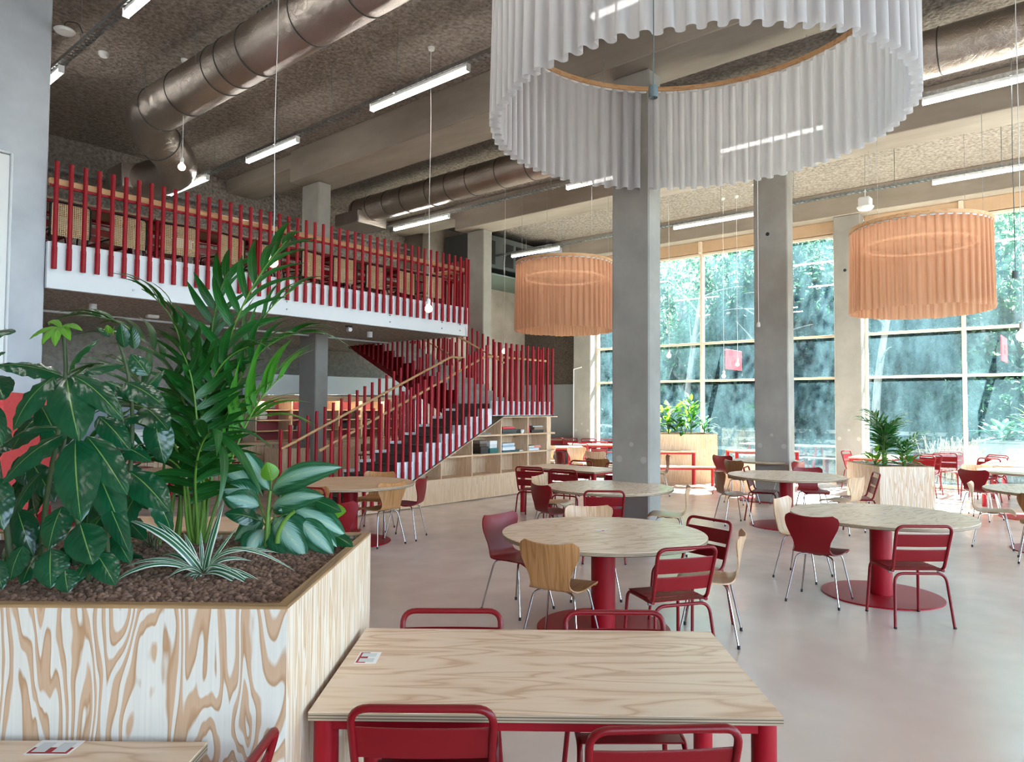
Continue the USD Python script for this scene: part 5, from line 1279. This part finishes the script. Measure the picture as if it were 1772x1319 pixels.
green_mid = leafmat('glossy_mid_green_leaf', '#2c6a22', '#5d8a3a', .35, .3, '#74b030')
lime = leafmat('sunlit_lime_leaf', '#4c8218', '#7fae3c', .4, .4, '#86bb30')
stem_green = plain('green_stem', '#5d7f2e', .45)
stem_brown = plain('brown_stem', '#3d4a26', .6)


def leaf_mesh(b, t, w, arch=.12, fold=.18, shape='ovate', ns=13, nx=7, ripple=.0, hint=None, twist=0.0):
    b, t = np.array(b[:3], float), np.array(t[:3], float)
    ax = t - b; L = np.linalg.norm(ax); ax /= L
    h = np.array(hint if hint is not None else (0, -.55, .85))
    n = h - ax * (h @ ax)
    if np.linalg.norm(n) < .15:
        n = np.array([0, -1.0, 0]) - ax * (-ax[1])
    n /= np.linalg.norm(n)
    sd = np.cross(ax, n)
    if twist:
        n, sd = math.cos(twist) * n + math.sin(twist) * sd, math.cos(twist) * sd - math.sin(twist) * n
    s = np.linspace(0, 1, ns)
    prof = {'ovate': np.sin(PI * s ** .80) ** .75, 'strap': np.clip(np.minimum(s * 7 + .55, (1 - s) * 2.3), 0, 1) ** .8, 'lance': np.sin(PI * s ** .7) ** .8, 'leaflet': np.clip(np.minimum(s * 5 + .25, (1 - s) * 1.8), 0, 1) ** .75}[shape]
    prof = np.maximum(prof, .015)
    X = np.linspace(-1, 1, nx)
    P = np.zeros((ns, nx, 3)); UV = np.zeros((ns, nx, 2))
    for i in range(ns):
        c = b + ax * L * s[i] + n * arch * L * 4 * s[i] * (1 - s[i]) * (1 - .25 * s[i])
        hw = w / 2 * prof[i]
        rp = ripple * w * np.sin(2 * PI * (7 * s[i] - .6 * np.abs(X))) * np.abs(X)
        P[i] = c + np.outer(X * hw, sd) + np.outer(-fold * hw * np.abs(X) ** 1.4 + rp * prof[i], n)
        UV[i] = np.stack([.5 + X / 2, np.full(nx, s[i])], 1)
    return M().grid(P, uv=UV)


def spline(pts, k=24):
    from scipy.interpolate import CubicSpline
    p = np.array(pts, float)
    d = np.concatenate([[0], np.cumsum(np.linalg.norm(np.diff(p, axis=0), axis=1))])
    return CubicSpline(d / d[-1], p)(np.linspace(0, 1, k))


def leaves(t, data, mats, name='leaf', **kw):
    for L in data:
        part(t, name, leaf_mesh(L[:3], L[3:6], L[6], L[7], **kw), mats[int(L[8]) if int(L[8]) < len(mats) else 0], True)


def stalk(t, pts, r0, r1, m_, name='stem'):
    p = spline(pts, 14)
    part(t, name, M().tube(p, np.linspace(r0, r1, 14), 8), m_, True)


u_ = thing('umbrella_plant', 'large glossy broad leaved umbrella plant at the left of the big planter', 'plant')
for s in STM['sch']:
    stalk(u_, s, .012, .006, stem_brown)
leaves(u_, SCH, [leaf_dark], ripple=.05, fold=.28)
leaves(u_, SCY, [leaf_young, leaf_young], name='young_leaf', ripple=.05, fold=.3)

a_ = thing('silver_leaf_plant', 'silvery green leaved plant at the right end of the big planter', 'plant')
for s in STM['agl']:
    stalk(a_, s, .012, .007, stem_green)
leaves(a_, AGL, [silver, leaf_young, leaf_dark], fold=.25, hint=(0, -.85, .5))
ab = np.array(STM['agl'][0][1])
for L in AGL:
    q = np.array(L[:3])
    if q[2] > ab[2] - .15:
        part(a_, 'leaf_stalk', M().tube(spline([ab + (.02, 0, -.1), (ab + q) / 2 + (0, 0, -.01), q], 6), .0030, 6), stem_green, True)

d_ = thing('striped_plant', 'small rosette plant with white edged strap leaves at the front of the big planter', 'plant')
leaves(d_, DRA, [striped], shape='strap', fold=.35, ns=15, nx=7)
s_ = thing('grass_tuft', 'small tuft of thin tan edged leaves behind the striped plant', 'plant')
leaves(s_, SPI, [grass_dark], shape='strap', fold=.3, ns=9, nx=3)


def frond(t, pts, n, ll, lw, m_, seed, start=.42, droop=.45, spread=.8, r0=.008):
    rng = np.random.default_rng(seed)
    p = spline(pts, 40)
    part_ = part(t, 'frond', M().tube(p, np.linspace(r0, .0025, 40), 7), stem_green, True)
    tg = np.gradient(p, axis=0); tg /= np.linalg.norm(tg, axis=1, keepdims=True)
    for k in range(n):
        f = start + (1 - start) * (k + .5) / n
        i = min(39, int(f * 39))
        side = np.cross(tg[i], [0, 0, 1.0]); side /= max(np.linalg.norm(side), 1e-6)
        upv = np.cross(side, tg[i])
        sg = 1 if k % 2 else -1
        q = (f - start) / (1 - start)
        L = ll * (.55 + 1.5 * q * (1 - q) * 1.3) * rng.uniform(.88, 1.1)
        d = tg[i] * (.75 + .55 * q) + sg * side * spread * (1.1 - .65 * q) + upv * rng.uniform(.05, .3)
        d /= np.linalg.norm(d)
        tip = p[i] + d * L + np.array([0, 0, -droop * L * rng.uniform(.6, 1.3)])
        hint = upv + sg * side * -.25
        part(part_, 'leaflet', leaf_mesh(p[i], tip, lw * rng.uniform(.85, 1.1), .13 + .1 * droop, .22, 'leaflet', 9, 3, 0, hint), m_, True)


pm = thing('palm', 'tall kentia palm rising from the middle of the big planter', 'plant')
FN = (24, 22, 22, 22, 20, 20, 22, 16, 20, 22, 20, 20, 22, 18)
for k, f in enumerate(FRD):
    frond(pm, f, FN[k], .40, .040, palm_light if k in (4, 11) else palm_green, 100 + k, .36, (.5, .5, .5, .5, .12, .6, .4, .6, .45, .5, .5, .25, .5, .6)[k])
rng = np.random.default_rng(4)
for k in range(9):
    x = -1.52 + rng.uniform(-.12, .12); y = 3.2 + rng.uniform(-.07, .07)
    part(pm, 'cane_stem', M().tube(spline([(x, y, 1.08), (x + rng.uniform(-.03, .03), y, 1.3), (x + rng.uniform(-.1, .12), y - .03, 1.62)], 8), np.linspace(.009, .005, 8), 7), stem_green, True)


# ---- smaller planters further back
def bush(label, x, y, z, n, h, r, ll, lw, m_, seed, cat='plant', name='leafy_plant', shape='ovate', up=.5, stems=3):
    rng = np.random.default_rng(seed)
    t = thing(name, label, cat, (x, y, z))
    for k in range(stems):
        a = rng.uniform(0, 2 * PI)
        part(t, 'stem', M().tube(spline([(0, 0, -.05), (.1 * r * math.cos(a), .1 * r * math.sin(a), h * .4), (.4 * r * math.cos(a), .4 * r * math.sin(a), h * .85)], 8), np.linspace(.012, .005, 8), 6), stem_green, True)
    for k in range(n):
        a = rng.uniform(0, 2 * PI); q = math.sqrt(rng.uniform(0, 1)); hz = h * rng.uniform(.12, 1.0)
        rr = r * q * (1 - .45 * abs(hz / h - .45))
        b = np.array([rr * .55 * math.cos(a), rr * .55 * math.sin(a), hz * .9])
        d = np.array([math.cos(a), math.sin(a), rng.uniform(-.5, .6) + up * .4])
        d /= np.linalg.norm(d)
        part(t, 'leaf', leaf_mesh(b, b + d * ll * rng.uniform(.7, 1.15), lw * rng.uniform(.8, 1.15), rng.uniform(.05, .2), .2, shape, 7, 5, 0, (0, 0, 1)), m_, True)
    return t


def small_palm(label, x, y, z, n, h, seed, m_=palm_green, ll=.42, lw=.032, nl=18):
    rng = np.random.default_rng(seed)
    t = thing('palm', label, 'plant', (x, y, z))
    for k in range(n):
        a = 2 * PI * k / n + rng.uniform(-.3, .3)
        q = rng.uniform(.25, .75); hh = h * rng.uniform(.65, 1.0)
        c, s = math.cos(a), math.sin(a)
        frond(t, [(.03 * c, .03 * s, -.05), (.10 * c * q, .10 * s * q, hh * .45), (.3 * c * q, .3 * s * q, hh * .8), (.75 * c * q, .75 * s * q, hh)], nl, ll, lw, m_, seed * 31 + k, .35, .5)
    return t


small_palm('dark green palm in the low planter near the pale window column', 6.35, 12.1, .76, 11, 1.05, 51)
small_palm('second shorter dark palm at the right of the low planter', 6.72, 12.15, .76, 7, .62, 57, ll=.32, nl=14)
bush('low bright green plant at the left of the low planter', 6.12, 11.95, .76, 26, .28, .25, .2, .08, lime, 61)
bush('low glossy plant under the palm in the low planter', 6.55, 11.85, .76, 26, .26, .26, .22, .07, green_mid, 62)
bush('bushy lime green sunlit plant at the left of the far tall planter', 3.75, 16.95, 1.09, 70, .80, .55, .30, .13, lime, 63)
bush('slender green plant in the middle of the far tall planter', 4.3, 17.0, 1.09, 42, .95, .28, .34, .07, green_mid, 64, shape='lance', up=1.4)
bush('dark broad leaved plant at the foot of the far tall planter', 4.1, 16.85, 1.09, 30, .35, .5, .36, .13, leaf_dark, 65)
bush('small silvery plant at the right end of the far tall planter', 4.6, 16.95, 1.09, 34, .45, .3, .26, .07, silver, 66)

# ================================================================== OUTSIDE THE GLASS
ground_out = noisy('terrace_paving', '#2b2d2b', '#3f413d', 2.0, 0.9)
grass_out = noisy('ground_cover', '#1d2a18', '#33421f', 3.0, 0.95)
struct('ground', bx((18.45, 25.0, -30, 40, -0.25, -0.02)), ground_out, 'grey terrace paving outside the windows')
struct('ground', bx((25.0, 90.0, -70, 90, -0.35, -0.03)), grass_out, 'dark overgrown ground under the trees outside')
struct('ground', bx((-60, 18.4, -60, -8.9, -0.25, -0.04)), ground_out, 'pale paving beside the hall outside the picture')


def treeleaf(name, base, tcol):
    return mat(name, {'g': ('geometry', {}), 'r': ('rgb_ramp', {'ramp': [(0.0, tuple(x * .55 for x in lin(base))), (.6, lin(base)), (1.0, tuple(min(1, x * 1.7) for x in lin(base)))]}), 'p': ('principled_bsdf', {'roughness': .45}),
                      't': ('translucent_bsdf', {'color': lin(tcol)}), 'm': ('mix_closure', {'fac': .35})},
               [('g.random_per_island', 'r.fac'), ('r.color', 'p.base_color'), ('p.BSDF', 'm.closure1'), ('t.BSDF', 'm.closure2')], 'm.closure')


TL = [treeleaf('tree_leaf_dark', '#1f3b2c', '#4b7350'), treeleaf('tree_leaf_mid', '#365344', '#6a9668'), treeleaf('tree_leaf_light', '#4d6f50', '#8db680')]
bark = noisy('bark', '#6d645a', '#988c7e', 8, .9, stretch=(1, 1, .2))


def crown(n, rx, rz, size, seed, clumps=26):
    rng = np.random.default_rng(seed)
    cc = rng.normal(0, 1, (clumps, 3)); cc /= np.linalg.norm(cc, axis=1, keepdims=True)
    cc *= np.array([rx, rx, rz]) * rng.uniform(.35, .95, (clumps, 1))
    cr_ = rng.uniform(.28, .5, clumps) * rx
    k = rng.integers(0, clumps, n)
    d = rng.normal(0, 1, (n, 3)); d /= np.linalg.norm(d, axis=1, keepdims=True)
    p = cc[k] + d * cr_[k][:, None] * rng.uniform(.45, 1.0, (n, 1)) ** .5
    a = rng.normal(0, 1, (n, 3)); a[:, 2] -= .4; a /= np.linalg.norm(a, axis=1, keepdims=True)
    b = np.cross(a, rng.normal(0, 1, (n, 3))); b /= np.linalg.norm(b, axis=1, keepdims=True)
    c = np.cross(a, b)
    s = size * rng.uniform(.6, 1.3, (n, 1))
    v = np.stack([p, p + a * s * .5 + b * s * .28 + c * s * .08, p + a * s, p + a * s * .5 - b * s * .28 + c * s * .08], 1).reshape(-1, 3)
    f = np.arange(n * 4).reshape(n, 4)
    f = np.vstack([f[:, [0, 1, 2]], f[:, [0, 2, 3]]])
    return v, f, cc


def make_tree(name, label, kind, h, rx, rz, n, size, seed, loc, rz_=0.0):
    t = thing(name, label, 'tree' if h > 4 else 'shrub', loc, rz_)
    v, f, cc = crown(n, rx, rz, size, seed)
    v = v + np.array([0, 0, h - rz])
    tag(part(t, 'crown', (v, f), TL[kind], False), kind='stuff')
    rng = np.random.default_rng(seed + 1)
    top = h - rz * .7
    pts = [(0, 0, -.1), (rng.uniform(-.2, .2), rng.uniform(-.2, .2), top * .35), (rng.uniform(-.5, .5), rng.uniform(-.5, .5), top * .7), (rng.uniform(-.5, .5), rng.uniform(-.5, .5), top)]
    sp_ = spline(pts, 14)
    r0 = .05 + .018 * h
    part(t, 'trunk', M().tube(sp_, np.linspace(r0, r0 * .4, 14), 10), bark, True)
    if h > 4:
        for k in range(7):
            i = 5 + k
            e = cc[k] + np.array([0, 0, h - rz])
            part(t, 'branch', M().tube(spline([sp_[min(i, 13)], (sp_[min(i, 13)] + e) / 2 + rng.normal(0, .25, 3), e], 8), np.linspace(r0 * .4, r0 * .12, 8), 7), bark, True)
    return t


def ploc(u, v):
    return B(u, v, -.03)


GT = {0: 'dark leafy trees close behind the glass', 1: 'mid green trees further outside', 2: 'pale leafy trees catching the sun outside'}
GL = {0: 'dark leafy tree outside the windows', 1: 'mid green tree outside the windows', 2: 'pale sunlit leafy tree outside the windows'}
tp = [make_tree('leafy_tree', GL[0], 0, 9.5, 3.2, 4.0, 7500, .30, 11, ploc(27.0, 6.3)),
      make_tree('leafy_tree', GL[1], 1, 10.5, 3.6, 4.6, 8000, .32, 12, ploc(29.5, 10.5)),
      make_tree('leafy_tree', GL[2], 2, 9.0, 3.0, 3.8, 7000, .28, 13, ploc(26.5, 13.5))]
for k, t in enumerate(tp):
    t.SetCustomDataByKey('group', GT[k])
rng = np.random.default_rng(77)
spots = [(27.5, 1.8, 2), (28, -2.5, 0), (26.8, 9.3, 0), (29, 16.5, 1), (27.5, 20.5, 0), (26.8, -6.0, 1), (30, 4.0, 1), (31, -0.5, 1), (31, 8.0, 0), (31.5, 13.0, 2), (31, 18.5, 0), (32, 23.5, 1), (30.5, -5.0, 0),
         (34, 2.0, 0), (34.5, 6.0, 2), (35, 10.5, 1), (35, 15.5, 0), (35, 21.0, 1), (35, 27.0, 0), (34.5, -3.0, 1), (34, -9.0, 0), (38.5, 0.0, 1), (39, 5.0, 0), (39, 10, 1), (39.5, 15, 2), (39, 20, 0), (39.5, 26, 1), (39, 32, 0), (39, -6, 1), (38, -13, 0)]
for u, v, k in spots:
    copy(tp[k], GL[k], ploc(u + rng.uniform(-.4, .4), v + rng.uniform(-.5, .5)), float(rng.uniform(0, 360)))
GS = 'dark shrubs along the terrace'
s0 = make_tree('shrub', 'dark dense shrub at the edge of the terrace outside', 0, 2.6, 1.6, 1.4, 4200, .20, 21, ploc(24.6, 8.4))
s0.SetCustomDataByKey('group', GS)
for u, v in [(24.9, 5.9), (24.5, 3.4), (24.8, 1.0), (24.6, -1.6), (24.9, -4.2), (24.7, 11.0), (24.6, 13.6), (24.9, 16.4), (24.6, 19.2), (25.6, 7.1), (25.9, 2.2), (25.8, 12.2), (25.7, 17.6), (25.6, -3.0), (25.9, 22.0)]:
    copy(s0, 'dark dense shrub at the edge of the terrace outside', ploc(u, v + rng.uniform(-.3, .3)), float(rng.uniform(0, 360)))
GH = 'tall dark hedge bushes under the trees outside'
h0 = make_tree('hedge_bush', 'tall dark hedge bush under the trees outside', 0, 3.9, 2.3, 2.1, 5200, .26, 31, ploc(28.6, 7.5))
h0.SetCustomDataByKey('group', GH); h0.SetCustomDataByKey('category', 'shrub')
for k in range(22):
    copy(h0, 'tall dark hedge bush under the trees outside', ploc(28.6 + 4.2 * (k % 2) + rng.uniform(-.5, .5), -9 + 1.75 * k + rng.uniform(-.4, .4)), float(rng.uniform(0, 360)))
# bare thin trunks close to the glass
for k, (u, v, h, lb) in enumerate(((23.2, 5.25, 9.0, 'slender bare tree with forked branches behind the glass right of the mid room column'), (23.6, 8.95, 8.5, 'pale slender trunk outside left of the mid room column'), (24.2, 11.9, 9, 'leaning pale trunk outside right of the big centre column'))):
    rng2 = np.random.default_rng(300 + k)
    t = thing('slender_tree', lb, 'tree', ploc(u, v))
    sp_ = spline([(0, 0, -.1), (.05, .1, h * .35), (.35, -.3, h * .65), (.2, -.9, h)], 18)
    part(t, 'trunk', M().tube(sp_, np.linspace(.14, .03, 18), 9), bark, True)
    for q in range(9):
        i = 6 + q
        d = rng2.normal(0, 1, 3); d[2] = abs(d[2]) * .6 + .2; d *= 1.6 / np.linalg.norm(d)
        part(t, 'branch', M().tube(spline([sp_[i], sp_[i] + d * .5 + (0, 0, .1), sp_[i] + d], 8), np.linspace(.04, .01, 8), 6), bark, True)
    v_, f_, _ = crown(600, 1.5, 1.8, .2, 400 + k, 12)
    tag(part(t, 'crown', (v_ + np.array([.2, -.5, h - .6]), f_), TL[1], False), kind='stuff')

# terrace furniture
wood_grey = plain('weathered_wood', '#9a958c', .7)
pale_conc = plain('pale_concrete_block', '#8d918f', .7)
for k, (u, v, lb) in enumerate(((20.6, 7.4, 'grey picnic table on the terrace left of the mid room column'), (20.8, 5.6, 'grey picnic table on the terrace behind the mid room column'), (21.0, 0.6, 'grey picnic table on the terrace at the right'))):
    t = bthing('picnic_table', lb, 'table', None, u, v, -.02)
    for q in range(5):
        part(t, 'table_board', bx((-.4 + q * .165, -.245 + q * .165, -.95, .95, .71, .745), ch=.004), wood_grey, False)
    for s in (-1, 1):
        for q in range(2):
            part(t, 'bench_board', bx((s * .72 - .13 + q * .135, s * .72 - .005 + q * .135, -.95, .95, .41, .445), ch=.004), wood_grey, False)
        for e in (-.7, .7):
            part(t, 'leg', M().cyl((s * .25, e, .71), (s * .55, e, 0), .035, 8), red, True)
        part(t, 'cross_bar', bx((-.85, .85, s * .7 - .03, s * .7 + .03, .36, .41)), wood_grey, False)
t = bthing('concrete_planter', 'pale concrete planter on the terrace at the right', 'planter', None, 21.3, 2.05, -.02)
part(t, 'box', bx((-.4, .4, -.6, .6, 0, .95), ch=.01), pale_conc, False)
part(t, 'rim', bx((-.42, .42, -.62, .62, .95, 1.0), ch=.01), pale_conc, False)
x, y, _ = B(21.3, 2.05)
bush('pale broad leaved plant in the concrete planter outside', x, y, .96, 40, .45, .6, .5, .2, silver, 81, name='outdoor_plant')
bush('feathery green plant in the concrete planter outside', x + .5, y - .3, .96, 40, .8, .4, .4, .06, green_mid, 82, name='outdoor_plant', shape='lance', up=1)
t = bthing('timber_fence', 'low weathered timber fence behind the terrace', 'fence')
for v in np.arange(-8, 22, 2.0):
    part(t, 'post', bx((23.85, 23.95, v - .05, v + .05, -.1, 1.15), ch=.01), wood_grey, False)
for z in (.35, .70, 1.02):
    part(t, 'rail', bx((23.80, 23.85, -8, 20, z - .06, z + .06), ch=.01), wood_grey, False)
t = bthing('dry_grass_bed', 'brown dried flower stalks outside right of the low planter', 'plants', None, 19.6, 2.9, -.02)
rng = np.random.default_rng(91)
dry = plain('dry_stalk', '#8b7a68', .9)
m = M()
for k in range(160):
    x0, y0 = rng.uniform(-.35, .35), rng.uniform(-.5, .5)
    m.tube([(x0, y0, 0), (x0 + rng.normal(0, .05), y0 + rng.normal(0, .05), .5), (x0 + rng.normal(0, .12), y0 + rng.normal(0, .12), rng.uniform(.7, 1.15))], [.006, .005, .012], 4, caps=False)
tag(part(t, 'stalks', m, dry, False), kind='stuff')
part(t, 'bed_edge', bx((-.45, .45, -.65, .65, 0, .06)), ground_out, False)
